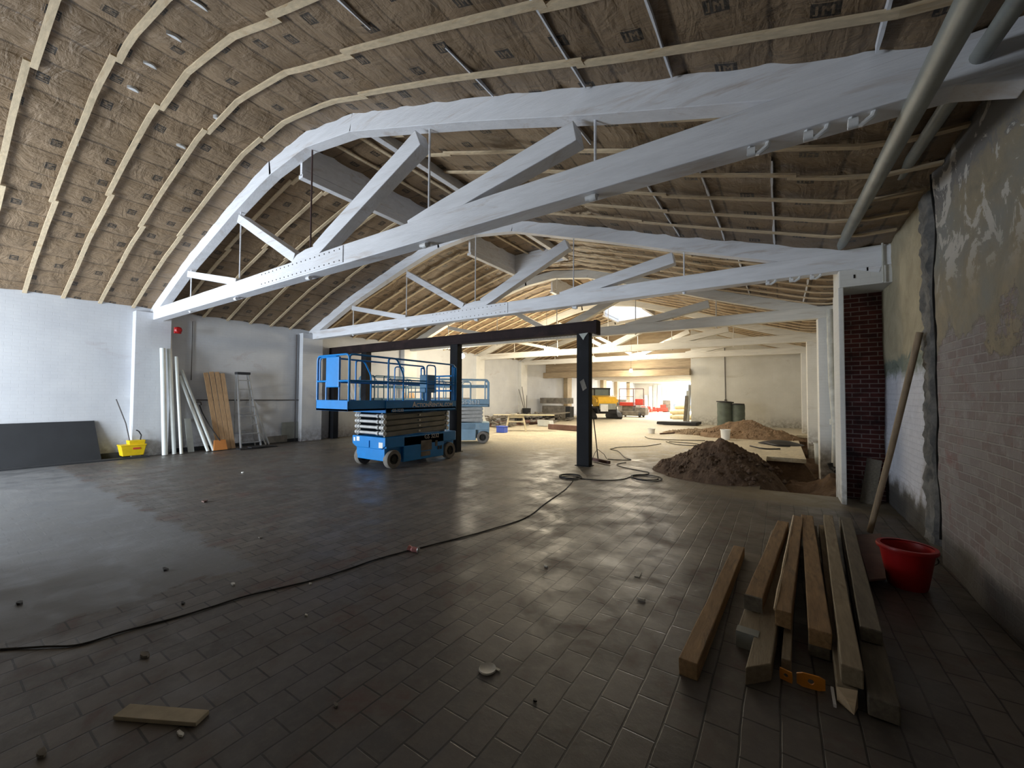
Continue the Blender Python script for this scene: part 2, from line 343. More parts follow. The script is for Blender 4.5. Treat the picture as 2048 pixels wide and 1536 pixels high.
# ------------------------------------------------------------------ hall dimensions
XL, XR, H = -12.88, .73, 3.29            # left wall face, right pier face, underside of the tie beams
XC = -6.05; XW = 1.2                     # ridge, right wall face
TY = [3.27, 7.28, 11.45, 16.1, 20.3]     # front faces of the five trusses
TD = .20
PROF = [(-7.6, 3.30), (-7.1, 3.46), (-4.7, 4.40), (-2.5, 5.06), (-1.2, 5.39), (0, 5.50), (1.2, 5.33), (3.35, 4.66), (4.8, 4.17), (6., 3.80), (7.0, 3.49), (7.6, 3.30)]
def prof(x):
    x -= XC
    for (a, za), (b, zb) in zip(PROF, PROF[1:]):
        if x <= b or b == PROF[-1][0]: t = (x-a)/(b-a); return za+(zb-za)*t
def slope_s(x):
    s = 0; q = XC
    st = .05 if x > XC else -.05
    while abs(x-q) > .05: s += math.copysign(math.hypot(.05, prof(q+st)-prof(q)), st); q += st
    return s+(x-q)*1.05
POCK = [(3.5, 6.5), (7.75, 9.73), (12.1, 14.3), (17.0, 18.7), (21.0, 22.5)]   # skylight pockets near the ridge
PX0, PX1 = -6.40, -4.77

# ------------------------------------------------------------------ shell
def shell():
    # floor with a dug pit and trench along the right wall
    b = MB(); Z = 0.0
    def q(x0, x1, y0, y1): b.add([(x0, y0, Z), (x1, y0, Z), (x1, y1, Z), (x0, y1, Z)], [(0, 1, 2, 3)])
    q(-13.2, -1.7, -4.2, 44.5); q(-1.7, 1.6, -4.2, 7.6)
    q(-1.7, -.3, 7.6, 44.5); q(-.3, .5, 12.0, 44.5); q(.5, 1.6, 19.4, 44.5)
    b.add([(-.3, 7.6, 0), (1.6, 7.6, 0), (1.6, 7.85, 0), (-.3, 7.68, 0)], [(0, 1, 2, 3)])
    for a, c in (((-.3, 7.68), (1.6, 7.85)), ((-.3, 7.68), (-.3, 12.)), ((-.3, 12.), (.5, 12.)), ((.5, 12.), (.5, 19.4)), ((.5, 19.4), (1.6, 19.4))):
        b.add([(*a, 0), (*c, 0), (*c, -.1), (*a, -.1)], [(0, 1, 2, 3)])
    struct(b, 'floor', 'floor')
    # dug earth lining the pit
    b = MB(); N = 60; vs = []; fs = []
    for j in range(121):
        for i in range(27):
            x = -.45+i*1.64/26; y = 7.5+j*12.2/120
            z = (-.62 if y < 12 else -.48)+.16*noise.noise((x*2.2, y*2.2, 0))+.06*noise.noise((x*8, y*8, 3))
            if y < 12: z += .46*math.exp(-((x-1.0)/.45)**2)*(.8+.5*noise.noise((x*3, y*3, 9)))*(1 if y > 8.6 else .2)
            e = min(y-7.62, 19.45-y, x+.38 if y < 12.1 else x-.42)
            if e < .22: z = z*max(0, e/.22)+(-.03)*(1-max(0, e/.22))
            if y > 12.1 and x < .42: z = -.03
            vs.append((x, y, z))
    for j in range(120):
        for i in range(26): k = j*27+i; fs.append((k, k+1, k+28, k+27))
    b.add(vs, fs); b.build('pit_earth', 'dirt', smooth=True, kind='stuff', label='dark loose earth lining the dug pit and trench by the right wall', cat='earth')
    # ceiling: pillowed kraft-faced batts, open where the skylight pockets are
    xs = []; x = -13.3
    while x < 1.61: xs.append(x); x += .06
    for e in (PX0, PX1): xs.append(e)
    xs = sorted(xs); ys = [-4.2+i*.075 for i in range(int(27.7/.075)+1)]
    for a, c in POCK: ys += [a, c]
    ys = sorted(ys); ss = [slope_s(x) for x in xs]; vs = []; uvs = []
    for j, y in enumerate(ys):
        for i, x in enumerate(xs):
            fu = abs(math.sin(PI*ss[i]/.57)); fy = abs(math.sin(PI*(y-.1)/.575))
            w = noise.noise((x*1.7, y*1.7, 0)); w2 = noise.noise((x*6, y*5, 5))
            z = max(prof(x)+.045, 3.60 if x > 0 else 0)-.032*(fu**.6)*(.45+.55*fy)-.016*w-.016*w2*(1-fu*.5)
            vs.append((x, y, z)); uvs.append((ss[i], y))
    fs = []; W = len(xs)
    for j in range(len(ys)-1):
        for i in range(W-1):
            mx, my = (xs[i]+xs[i+1])/2, (ys[j]+ys[j+1])/2
            if PX0 < mx < PX1 and any(a < my < c for a, c in POCK): continue
            if xs[i+1]-xs[i] < 1e-6 or ys[j+1]-ys[j] < 1e-6: continue
            k = j*W+i; fs.append((k, k+1, k+W+1, k+W))
    b = MB(); b.add(vs, fs); o = struct(b, 'ceiling', 'kraft', smooth=True)
    uvl = o.data.uv_layers.new(name='UVMap')
    for lp in o.data.loops: uvl.data[lp.index].uv = uvs[lp.vertex_index]
    # a solid roof above so that no sky leaks
    b = MB()
    for (ya, yb) in ((-4.4, 3.5), (6.5, 7.75), (9.73, 12.1), (14.3, 17.0), (18.7, 21.0), (22.5, 23.6)): b.box(-13.4, 1.8, ya, yb, 5.95, 6.1)
    b.box(-13.4, PX0-.1, 3, 23, 5.95, 6.1); b.box(PX1+.1, 1.8, 3, 23, 5.95, 6.1); b.box(-13.5, -13.2, -4.4, 23.6, 3, 6.1); b.box(1.62, 1.9, -4.4, 23.6, 3, 6.1); b.box(-13.5, 1.9, -4.5, -4.25, 3.2, 6.1)
    struct(b, 'ceiling_2', 'tw2')
    # skylight pockets: a hanging white rim, white sides, boarded tops with battens (the last one open to the sky)
    for n, (a, c) in enumerate(POCK):
        b = MB(); zl, zr = 5.04, 5.16; zt = 5.62 if n < 3 else 6.4
        b.box(PX0-.06, PX0, a-.05, c+.05, zl, zt); b.box(PX0-.10, PX0+.02, a-.05, c+.05, zl-.04, zl+.02); b.box(PX0-.02, PX0+.015, a, c, zl+.10, zl+.14)
        b.box(PX1, PX1+.06, a-.05, c+.05, zr, zt); b.box(PX1-.02, PX1+.08, a-.05, c+.05, zr-.02, zr+.03)
        for y in (a, c+.05):
            zl_, zr_ = (zl, zr) if y > a else (5.46, 5.40)
            b.add([(PX0, y-.05, zl_), (PX1, y-.05, zr_), (PX1, y, zr_), (PX0, y, zl_), (PX0, y-.05, zt), (PX1, y-.05, zt), (PX1, y, zt), (PX0, y, zt)],
                  [(0, 3, 2, 1), (4, 5, 6, 7), (0, 1, 5, 4), (1, 2, 6, 5), (2, 3, 7, 6), (3, 0, 4, 7)])
        fr = struct(b, 'window_%d' % (n+1), 'tw', bevel=.004)
        if n < 3:
            k = MB(); vs = []; fs = []; nx, ny = 28, int((c-a)/.07)
            for j in range(ny+1):
                for i in range(nx+1):
                    x = PX0+(PX1-PX0)*i/nx; y = a+(c-a)*j/ny; vs.append((x, y, zt-.02-.04*abs(math.sin(PI*y/.57))**.6-.01*noise.noise((x*5, y*5, 1))))
            for j in range(ny):
                for i in range(nx): q0 = j*(nx+1)+i; fs.append((q0, q0+1, q0+nx+2, q0+nx+1))
            k.add(vs, fs); kp = k.build('insulation', 'kraft', fr, smooth=True); ul = kp.data.uv_layers.new(name='UVMap')
            for lp in kp.data.loops: v = kp.data.vertices[lp.vertex_index].co; ul.data[lp.index].uv = (v.y, v.x)
            for x in (-5.95, -5.45, -5.0):
                s = MB(); s.box(x-.028, x+.028, a, c, zt-.095, zt-.072); s.build('batten', 'batten', fr)
    # walls
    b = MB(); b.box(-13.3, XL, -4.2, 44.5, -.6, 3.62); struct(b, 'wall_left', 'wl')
    b = MB(); ny, nz = 150, 60; vs = []; fs = []
    for j in range(ny+1):
        y = -4.2+j*12.3/ny
        for i in range(nz+1):
            z = -.6+i*4.6/nz; x = XW+.03*noise.noise((0, y*1.5, z*1.5))+.008*noise.noise((4, y*7, z*7))
            if y > 5.28: x += .06
            vs.append((x, y, z))
    for j in range(ny):
        for i in range(nz): k = j*(nz+1)+i; fs.append((k, k+1, k+nz+2, k+nz+1))
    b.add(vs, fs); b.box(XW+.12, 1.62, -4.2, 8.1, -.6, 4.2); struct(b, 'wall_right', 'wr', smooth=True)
    b = MB(); b.box(XW, 1.62, 8.1, 23.4, -.6, 4.0); struct(b, 'wall_right_2', 'wb')
    # broken brick edge where the nearer wall face stops
    b = MB(); vs = []; fs = []; ny, nz = 14, 110
    for j in range(ny+1):
        for i in range(nz+1):
            z = .12+i*3.35/nz; wdt = .34+.08*noise.noise((z*1.3, 5, 0)); y = 5.31+.04*noise.noise((z*2.3, 1, 0))+wdt*j/ny
            e = min(j, ny-j)/ny; x = XW-.005+.07*(1-min(1, e*7))-.05*abs(noise.noise((y*6, z*6, 1)))-.02*noise.noise((y*19, z*19, 4))
            vs.append((x, y, z))
    for j in range(ny):
        for i in range(nz): k = j*(nz+1)+i; fs.append((k, k+1, k+nz+2, k+nz+1))
    b.add(vs, fs); struct(b, 'trim_1', 'clutterwall', smooth=True)
    b = MB(); vs = []; m = 60
    for i in range(m+1):
        z = .2+i*3.45/m; y = 5.265+.035*noise.noise((z*2.3, 1, 0))+.012*noise.noise((z*11, 1, 0)); w = max(.003, .008+.010*noise.noise((z*5, 9, 0))); x0 = XW-.004+.03*noise.noise((0, y*1.5, z*1.5))
        vs += [(x0, y-w, z), (x0, y+w, z), (x0+.02, y+w, z), (x0+.02, y-w, z)]
    fs = [(4*i+k, 4*i+4+k, 4*i+4+(k+1) % 4, 4*i+(k+1) % 4) for i in range(m) for k in range(4)]
    b.add(vs, fs); struct(b, 'trim_2', 'crack')
    # front wall behind the camera with the daylight openings
    b = MB(); b.box(-13.3, -12.6, -4.3, -4.1, -.1, 3.6); b.box(-8.2, 1.62, -4.3, -4.1, -.1, 3.6); b.box(-12.6, -8.2, -4.3, -4.1, 3.05, 3.6)
    b.box(-13.3, 1.62, -4.3, -4.1, 3.6, 6.0)
    struct(b, 'wall_front', 'wb')
    b = MB(); b.box(-6.1, -5.9, -4.1, -.2, 0, 2.1); struct(b, 'wall_shade_blocker', 'wb')  # unseen partition added to shade the near right floor from the opening
    # end wall with the wide opening, header beam
    b = MB(); b.box(-4.0, 1.62, 23.35, 23.7, -.1, 6.0); struct(b, 'wall_back', 'wb')
    b = MB(); b.box(-13.3, -4.0, 23.35, 23.7, 2.98, 6.0); struct(b, 'wall_back_2', 'tanwood')
    b = MB(); b.box(XL, -4.0, 23.0, 23.34, 2.62, 2.97); struct(b, 'trim_3', 'tanwood', bevel=.01)
    # second room: flat ceiling on joists, left piers, end wall with the street door
    b = MB(); b.box(-13.3, 1.6, 23.7, 44.5, 3.02, 3.2); struct(b, 'ceiling_3', 'tw2')
    b = MB()
    for i in range(9): y = 25.5+i*2.1; b.box(XL, -1.5, y, y+.14, 2.80, 3.02)
    struct(b, 'trim_4', 'tw2')
    b = MB(); b.box(-1.5, -1.2, 23.7, 44.5, -.1, 3.2); struct(b, 'wall_right_3', 'wb')
    b = MB(); b.box(-13.3, -9.1, 43.0, 43.3, -.1, 3.2); b.box(-7.0, -1.2, 43.0, 43.3, -.1, 3.2); b.box(-9.1, -7.0, 43.0, 43.3, 2.95, 3.2); struct(b, 'wall_end', 'wb')
    b = MB(); b.box(-9.2, -9.08, 42.9, 43.35, 0, 3.05); b.box(-7.05, -6.93, 42.9, 43.35, 0, 3.05); b.box(-9.2, -6.93, 42.9, 43.35, 2.95, 3.07); b.box(-9.1, -7.0, 43.1, 43.16, 2.72, 2.78)
    struct(b, 'door_1', 'tw2')
    b = MB()
    for y in (26.0, 29.6, 33.0, 36.5, 40.2): b.box(XL, XL+.3, y, y+.7, 0, 2.98)
    struct(b, 'trim_5', 'tan')
    # pavement and the building across the street, seen through the open door
    b = MB(); b.box(-30, 20, 44.5, 80, -.12, -.02); struct(b, 'floor_2', 'pave')
    # dark skirting at the foot of the left wall, kerb ledge
    b = MB(); b.box(XL, XL+.12, -4, 3.0, 0, .12); b.box(XL, XL+.05, 3.75, 7.2, 0, .10); struct(b, 'baseboard_left', 'panel')
t = NT('grey_broken_mortar'); t.bump(t.noise(t.geo.outputs['Position'], 20, 8, .75), .9, .03)
MAT['clutterwall'] = t.fin(t.mix(t.ramp(t.noise(t.geo.outputs['Position'], 7, 6), .35, .65), (.13, .13, .13), (.30, .29, .27)), .9)
MAT['tanwood'] = M('old_tan_boards', (.40, .31, .20), .8, var=.3, sc=2, stretch=(1, 1, 9), bump=.2, grime=(.30, .2, .14))
MAT['crack'] = M('deep_black_joint', (.008, .007, .007), .95)  # near-black for the crack line and the bearing block slots
MAT['pave'] = M('pale_pavement', (.55, .54, .52), .8)
shell()

# left wall piers, right wall piers
def piers():
    for i, y in enumerate(TY):
        b = MB(); b.box(XL-.02, XL+.22, y-.32, y+.36, 0, 3.46)
        struct(b, 'trim_%d' % (10+i), 'wl' if i < 2 else 'pier', bevel=.01)
    for i, y in enumerate(TY):
        if i == 0:
            continue
        if i == 1:
            b = MB(); b.box(.70, .76, y+.02, y+.72, -.45, 3.05); struct(b, 'trim_20', 'pier', bevel=.01)
            b = MB(); b.box(.71, XW+.1, y+.02, y+.74, 3.05, 3.58); struct(b, 'trim_21', 'pier', bevel=.012)
            b = MB(); b.box(.79, XW+.1, y+.62, y+.76, -.5, 3.05); struct(b, 'trim_22', 'redbrick')
            for k, (dx, z) in enumerate(((.16, 3.48), (.30, 3.40), (.16, 3.30), (.30, 3.24), (.16, 3.16))): b = MB(); b.box(.71+dx, .71+dx+.018, y+.012, y+.022, z, z+.05); struct(b, 'trim_%d' % (60+k), 'crack')
        else:
            b = MB(); b.box(XR, XW+.05, y+.015, y+.5, -.5, 3.46); struct(b, 'trim_%d' % (21+i), 'pier', bevel=.01)
piers()

# ------------------------------------------------------------------ trusses
def sweep(b, pts, w0, w1, lo, hi, jag=0):
    """a plank following pts (x,z) in the truss plane, from y=w0 to w1, lo below and hi above the line"""
    vs = []; n = len(pts)
    for i, (x, z) in enumerate(pts):
        a = pts[max(i-1, 0)]; c = pts[min(i+1, n-1)]; d = Vector((c[0]-a[0], c[1]-a[1])).normalized(); nx, nz = -d.y, d.x
        h = hi+(rnd.uniform(-jag, jag) if jag else 0)
        vs += [(x-nx*lo, w0, z-nz*lo), (x+nx*h, w0, z+nz*h), (x+nx*h, w1, z+nz*h), (x-nx*lo, w1, z-nz*lo)]
    fs = [(0, 1, 2, 3), (4*n-4, 4*n-1, 4*n-2, 4*n-3)]
    for i in range(n-1):
        for k in range(4): fs.append((4*i+k, 4*i+4+k, 4*i+4+(k+1) % 4, 4*i+(k+1) % 4))
    b.add(vs, fs)
def truss(i, y, label, mat):
    T = thing('roof_truss', (XC, y+TD/2, H), label, 'roof truss')
    b = MB(); n = 30; pts = [(XL-.15+(XW+.1-XL+.15)*k/n, H+.13) for k in range(n+1)]
    sweep(b, pts, y, y+TD, .13, .135, .004); b.build('bottom_chord', mat, T, bevel=.008)
    # upper chord in two lapped boards each side of the ridge, its top scribed into the insulation
    for (xa, xb) in ((XL-.1, XC-1.05), (XC-1.10, XC+1.2), (XC+1.2, XW)):
        xs = [xa+(xb-xa)*k/12 for k in range(13)]
        b = MB(); sweep(b, [(x, prof(x)-.02) for x in xs], y+.012, y+TD*.93, .20, .05, .006); b.build('top_chord', mat, T, bevel=.006)
    for (x0, z0, x1, z1, w) in ((-3.55, 4.56, -5.72, 3.62, .22), (-1.52, 3.90, -3.70, 3.50, .20), (-8.25, 4.72, -6.28, 3.62, .15), (-10.62, 4.08, -8.28, 3.55, .13)):
        b = MB(); b.beam((x0, y+TD*.5, z0), (x1, y+TD*.5, z1), TD*.9, w, jit=.03); b.build('strut', mat, T, bevel=.008)
    b = MB(); b.poly([(-6.38, y+.01, H+.255), (-5.60, y+.01, H+.255), (-5.66, y+.01, H+.40), (-5.95, y+.01, H+.40), (-6.2, y+.01, H+.36)], TD-.02, (0, 1, 0)); b.build('heel_block', mat, T, bevel=.006)
    for k, (x, zt) in enumerate(((-5.97, prof(-5.97)-.2), (-3.44, prof(-3.44)-.2), (-1.36, prof(-1.36)-.2), (-8.34, prof(-8.34)-.2), (-10.66, prof(-10.66)-.2))):
        b = MB(); b.cyl((x, y+TD*.5, H+.2), (x, y+TD*.5, zt), .013, 8); b.build('tie_rod', 'darkrod' if (k == 0 and i == 0) else mat, T, smooth=True)
        b = MB(); b.lathe([(0, -.03), (.02, -.03), (.024, -.01), (.035, 0), (.035, .02)], (x, y+TD*.5, H-.005), n=10); b.build('rod_nut', mat, T, smooth=True)
    b = MB(); b.box(-7.32, -4.97, y-.012, y+.005, H+.02, H+.255); pl = b.build('splice_plate', mat, T, bevel=.002, label='bolted splice plate')
    b0 = None
    for r in (H+.055, H+.215):
        for k in range(19):
            if b0 is None:
                b = MB(); b.lathe([(.0, -.006), (.009, -.006), (.011, 0)], (-7.24, y-.012, r), (0, 1, 0), 6); b0 = b.build('bolt', 'conduit', pl); r0 = r
            else:
                q = b0.copy(); COL.objects.link(q); q.parent = pl; q.location = (k*.122, 0, r-r0)
    if i < 2:
        for x in ((-8.36, -5.93, -3.48, -1.39) if i == 0 else (-8.3, -5.9, -3.4)):
            b = MB(); c = (x+.03, y+.05, H-.04); b.cyl((x-.04, y+.05, H-.035), (x+.05, y+.05, H-.035), .024, 12); b.lathe([(.0, -.03), (.03, -.03), (.034, 0), (.03, .03), (0, .03)], c, (1, 0, 0), 12); b.build('porcelain_knob', 'white', T, smooth=True)
        for x in ((-.11, .22, .45) if i == 0 else (-.1, .2, .45)):
            b = MB(); b.tube([(x-.05, y+.04, H+.0), (x-.06, y+.04, H-.045), (x, y+.04, H-.06), (x+.05, y+.04, H-.03), (x+.06, y+.04, H)], .018, 8); b.cyl((x-.07, y+.04, H-.04), (x-.02, y+.04, H-.04), .032, 10); b.build('porcelain_bracket', 'white', T, smooth=True)
    return T
MAT['darkrod'] = M('dark_rod', (.10, .06, .06), .6)
TL = ['big white painted timber roof truss nearest the camera', 'white timber roof truss over the dark steel frame, second from the camera',
      'off white timber roof truss, third from the camera', 'cream timber roof truss, fourth from the camera', 'cream timber roof truss farthest back, before the end wall']
for i, y in enumerate(TY): truss(i, y, TL[i], 'tw' if i < 2 else 'tw2')

# ------------------------------------------------------------------ furring strips under the insulation
BAYN = ['nearest the camera', 'behind the first truss', 'behind the second truss', 'behind the third truss', 'behind the fourth truss', 'behind the fifth truss']
def strips():
    rows = []
    rows += [(y, 0) for y in (.12, .70, 1.26, 1.80, 2.36, 2.93)]
    for b_, (a, c) in enumerate(zip(TY, TY[1:]+[23.3])):
        y = a+.50
        while y < c-.12: rows.append((y, b_+1)); y += .57 if b_ == 0 else .56
    for y, bay in rows:
        cuts = [XL-.0]; x = XL
        while x < XW-.1:
            x += rnd.uniform(2.2, 3.6) if bay < 3 else rnd.uniform(4, 5)
            if x > XW-.8: x = XW
            cuts.append(x)
        off = 0
        for a, c in zip(cuts, cuts[1:]):
            off = .022 if off <= 0 else -.022
            segs = [(a+.005, c+(.08 if c < XW else 0))]
            for pa, pc in POCK:
                if pa-.05 < y < pc+.05:
                    ns = []
                    for s0, s1 in segs:
                        if s1 < PX0-.1 or s0 > PX1+.08: ns.append((s0, s1)); continue
                        if s0 < PX0-.25: ns.append((s0, PX0-.12))
                        if s1 > PX1+.25: ns.append((PX1+.1, s1))
                    segs = ns
            for s0, s1 in segs:
                b = MB(); n = max(3, int((s1-s0)/.3)); ph = rnd.uniform(0, 9); pts = []
                for k in range(n+1): x = s0+(s1-s0)*k/n; pts.append((x, (max(prof(x)-.018, 3.545) if x > 0 else prof(x)-.018)+.006*noise.noise((x*2, y, ph))))
                yy = y+off+.008*math.sin(ph); w = .031
                vs = []; m = len(pts)
                for (x, z) in pts:
                    d = .010*noise.noise((x*.8, y*3, 2)); vs += [(x, yy-w+d, z-.011), (x, yy+w+d, z-.011), (x, yy+w+d, z+.011), (x, yy-w+d, z+.011)]
                fs = [(0, 1, 2, 3), (4*m-1, 4*m-2, 4*m-3, 4*m-4)]
                for q in range(m-1):
                    for k in range(4): fs.append((4*q+k, 4*q+4+k, 4*q+4+(k+1) % 4, 4*q+(k+1) % 4))
                b.add(vs, fs)
                side = 'left' if (s0+s1)/2 < XC else 'right'
                b.build('furring_strip', 'batten', cat='furring strip', group='furring strips on the %s roof slope %s' % (side, BAYN[bay]),
                        label='pine furring strip on the %s roof slope, bay %s' % (side, BAYN[bay]))
strips()
# white roof purlins showing in gaps between the batts
def purlins():
    n = 40
    for (x, a, c) in ((-2.42, 2.55, 3.25), (-1.40, .9, 3.25), (-.68, .6, 3.25), (-.05, .8, 2.3), (.52, 1.0, 3.25), (-1.75, 3.6, 4.2),
                      (-3.0, 1.4, 2.2), (-.72, 4.0, 7.2), (-.05, 4.6, 7.2), (-1.4, 5.2, 7.2), (.45, 8, 11.3), (-.6, 8, 11.3)):
        b = MB(); pts = []
        k = 0; m = max(3, int((c-a)/.15))
        vs = []; fs = []
        for j in range(m+1):
            y = a+(c-a)*j/m; w = .006+.014*abs(noise.noise((x*3, y*2.5, 8)))*(1 if 0 < j < m else .2); z = prof(x)-.012
            dx = .012*noise.noise((x, y*1.4, 1)); vs += [(x-w+dx, y, z+w*.3), (x+w+dx, y, z-w*.3), (x+w+dx, y, z+.08), (x-w+dx, y, z+.08)]
        for j in range(m):
            for q in range(4): fs.append((4*j+q, 4*j+4+q, 4*j+4+(q+1) % 4, 4*j+(q+1) % 4))
        b.add(vs, fs); struct(b, 'trim_%d' % n, 'tw'); n += 1
    # crescent tears in the paper on the left slope
    ceil = bpy.data.objects['ceiling']
    for (px, py, L, a) in ((397, 16, .16, -.5), (348, 80, .14, -.55), (300, 136, .13, -.6), (266, 184, .12, -.7), (434, 242, .10, -.5), (362, 296, .12, -.9), (152, 292, .05, 0), (1030+0, 0, .01, 0)):
        if L < .02: continue
        z = 5.0
        for _ in range(6): p = at('Z', z, px, py); z = prof(p.x)-.03
        b = MB(); vs = []; fs = []
        for k in range(9):
            t = k/8; w = .022*math.sin(PI*t)+.001; s = (t-.5)*L; bow = .03*math.sin(PI*t)
            cx, cy = p.x+bow*.6, p.y+s; sl = (prof(p.x+.05)-prof(p.x-.05))/.1
            vs += [(cx-w, cy, prof(cx-w)-.012), (cx+w, cy, prof(cx+w)-.008), (cx+w, cy, prof(cx+w)+.04), (cx-w, cy, prof(cx-w)+.04)]
        for k in range(8):
            for q in range(4): fs.append((4*k+q, 4*k+4+q, 4*k+4+(q+1) % 4, 4*k+(q+1) % 4))
        b.add(vs, fs); b.build('paper_tear', 'white', ceil, label='white tear in the brown paper')
purlins()

# ------------------------------------------------------------------ scissor lifts
def rr(pts, r=.06, n=4):
    """polyline with rounded corners"""
    pts = [Vector(p) for p in pts]; out = [pts[0]]
    for a, b, c in zip(pts, pts[1:], pts[2:]):
        p0 = b+(a-b).normalized()*r; p1 = b+(c-b).normalized()*r
        for k in range(n+1): t = k/n; out.append(p0.lerp(b, t).lerp(b.lerp(p1, t), t))
    out.append(pts[-1]); return out
def lift(loc, label, body='blue', ext=.86, hw=.53, L=1.03, words=None, num='GS-3232', detail=True, arm='grey', rh=2.24):
    x0, y0, z0 = loc; T = thing('scissor_lift', loc, label, 'scissor lift')
    w = lambda x, y, z: (x0+x, y0+y, z0+z)
    def bx(b, a, c, d, e, f, g): return b.box(x0+a, x0+c, y0+d, y0+e, z0+f, z0+g)
    # chassis with a stepped front bumper
    b = MB(); bx(b, -hw+.08, hw-.08, -L+.02, L, .16, .60); bx(b, -hw+.02, hw, -L+.45, L-.42, .10, .62)
    bx(b, -hw+.02, hw, -L, L, .42, .64)
    b.poly([w(-hw, -L-.03, .64), w(hw, -L-.03, .64), w(hw, -L-.03, .47), w(hw-.14, -L-.03, .40), w(-hw+.14, -L-.03, .40), w(-hw, -L-.03, .47)], .06, (0, 1, 0))
    ch = b.build('chassis', body, T, bevel=.012)
    b = MB(); bx(b, -.05, .05, -L-.05, -L-.02, .42, .56); b.build('latch', body, ch)
    if detail:
        for (a, c, d, e) in ((-.38, -.28, .53, .62), (.34, .46, .43, .54), (-.48, -.42, .52, .60)):
            b = MB(); bx(b, a, c, -L-.034, -L-.03, d, e); b.build('decal', 'decal', ch)
        for (yy, yz, zz, zt) in ((-.10, .22, .28, .50), (-.10, .18, .16, .26), (.33, .40, .34, .47)):
            b = MB(); bx(b, hw, hw+.006, yy, yz, zz, zt); b.build('label_plate', 'clutter', ch)
        for yy in (.44, .52):
            b = MB(); bx(b, hw, hw+.012, yy-.03, yy+.02, .26, .34); b.build('socket', 'blk', ch)
        text(num.replace('-', ' '), .13, 'letter', ch, w(hw+.002, .0, .535), (0, 1, 0), (0, 0, 1))
    for sx in (-1, 1):
        for sy in (-1, 1):
            c = Vector(w(sx*(hw-.06), sy*(L-.20), .19)); b = MB(); b.wheel(c, .19, .13); wh = b.build('wheel', 'rubber', T, smooth=True)
            b = MB(); b.lathe([(0, .045), (.05, .05), (.06, .03), (.105, .035), (.108, -.04), (0, -.04)], c, (sx, 0, 0), 20); b.build('hub', 'hub', wh, smooth=True)
    b = MB(); b.cyl(w(-hw+.1, -L+.2, .2), w(hw-.1, -L+.2, .2), .05, 12); b.beam(w(-hw+.15, -L+.12, .27), w(hw-.15, -L+.12, .27), .04, .05); b.build('axle', body, T, smooth=True)
    b = MB(); b.beam(w(-hw+.12, -L+.02, .42), w(-hw+.12, -L+.02, .14), .05, .02); b.build('steering_bracket', body, T)
    # folded scissor pack
    nl = 4; zb = .66; lh = .115
    for k in range(nl):
        zc = zb+lh*(k+.5)
        for sx in (-1, 1):
            for q, (dz0, dz1, xo) in enumerate(((-.028, .022, .0), (.022, -.028, .075))):
                xx = sx*(hw-.10-xo); b = MB(); b.beam(w(xx, -L+.02, zc+dz0), w(xx, L-.22, zc+dz1), .05, .095); b.build('scissor_arm', arm, T, bevel=.008)
        for yy in (-L+.0, L-.24):
            b = MB(); b.cyl(w(-hw+.09, yy, zc), w(hw-.3, yy, zc), .032, 12)
            for xx in (-hw+.12, -hw+.2, hw-.26, hw-.15, hw-.08): b.lathe([(0, -.03), (.043, -.03), (.043, .03), (0, .03)], w(xx, yy, zc), (1, 0, 0), 14)
            b.build('pivot_pin', 'pin', T, smooth=True)
        b = MB(); b.cyl(w(-hw+.04, -.1, zc), w(hw-.04, -.1, zc), .02, 10); b.build('center_pin', 'pin', T, smooth=True)
    zd = zb+lh*nl+.01
    # platforms
    b = MB(); bx(b, -hw, hw, -L-.02, L, zd, zd+.10); bx(b, hw-.02, hw, -L-.02, L, zd, zd+.24); bx(b, -hw, -hw+.02, -L-.02, L, zd, zd+.24); bx(b, -hw, hw, L-.02, L, zd, zd+.24)
    bx(b, hw, hw+.012, -L+.1, L-.05, zd+.02, zd+.06); pf = b.build('platform', body, T, bevel=.005)
    if detail: b = MB(); bx(b, -hw+.12, -hw+.22, -L-.024, -L-.02, zd+.02, zd+.08); b.build('decal', 'decal', pf)
    if words: text(words, .165, 'decal', pf, w(hw+.003, -.36, zd+.105), (0, 1, 0), (0, 0, 1), smallcaps=True)
    if num: text(num, .085 if words else .17, 'decal', pf, w(hw+.014, -L+.12 if words else .02, zd+.02 if words else zd+.09), (0, 1, 0), (0, 0, 1))
    ye = -L-ext; b = MB(); he = hw-.02
    bx(b, -he, he, ye, -L+.3, zd+.06, zd+.10); bx(b, -he, he, ye, ye+.02, zd+.06, zd+.26); bx(b, he-.015, he, ye, -L, zd+.06, zd+.26); bx(b, -he, -he+.015, ye, -L, zd+.06, zd+.26)
    b.build('extension_deck', body, T, bevel=.004)
    r = .019; zt = rh; zm = zd+.62; z1 = zd+.24
    b = MB(); b.tube(rr([w(-he, ye+.02, z1), w(-he, ye+.02, zt), w(he, ye+.02, zt), w(he, ye+.02, z1)], .10), r, 8); b.cyl(w(-he, ye+.02, zm), w(he, ye+.02, zm), r, 8)
    b.cyl(w(-.22, ye+.03, z1), w(-.22, ye+.03, zm), r, 8); b.cyl(w(.20, ye+.03, z1), w(.20, ye+.03, zm), r, 8); b.tube(rr([w(-.44, ye+.03, zm), w(-.44, ye+.03, zt-.03), w(.1, ye+.03, zt-.03)], .08), r*.8, 8)
    b.build('front_guard_rail', body, T, smooth=True)
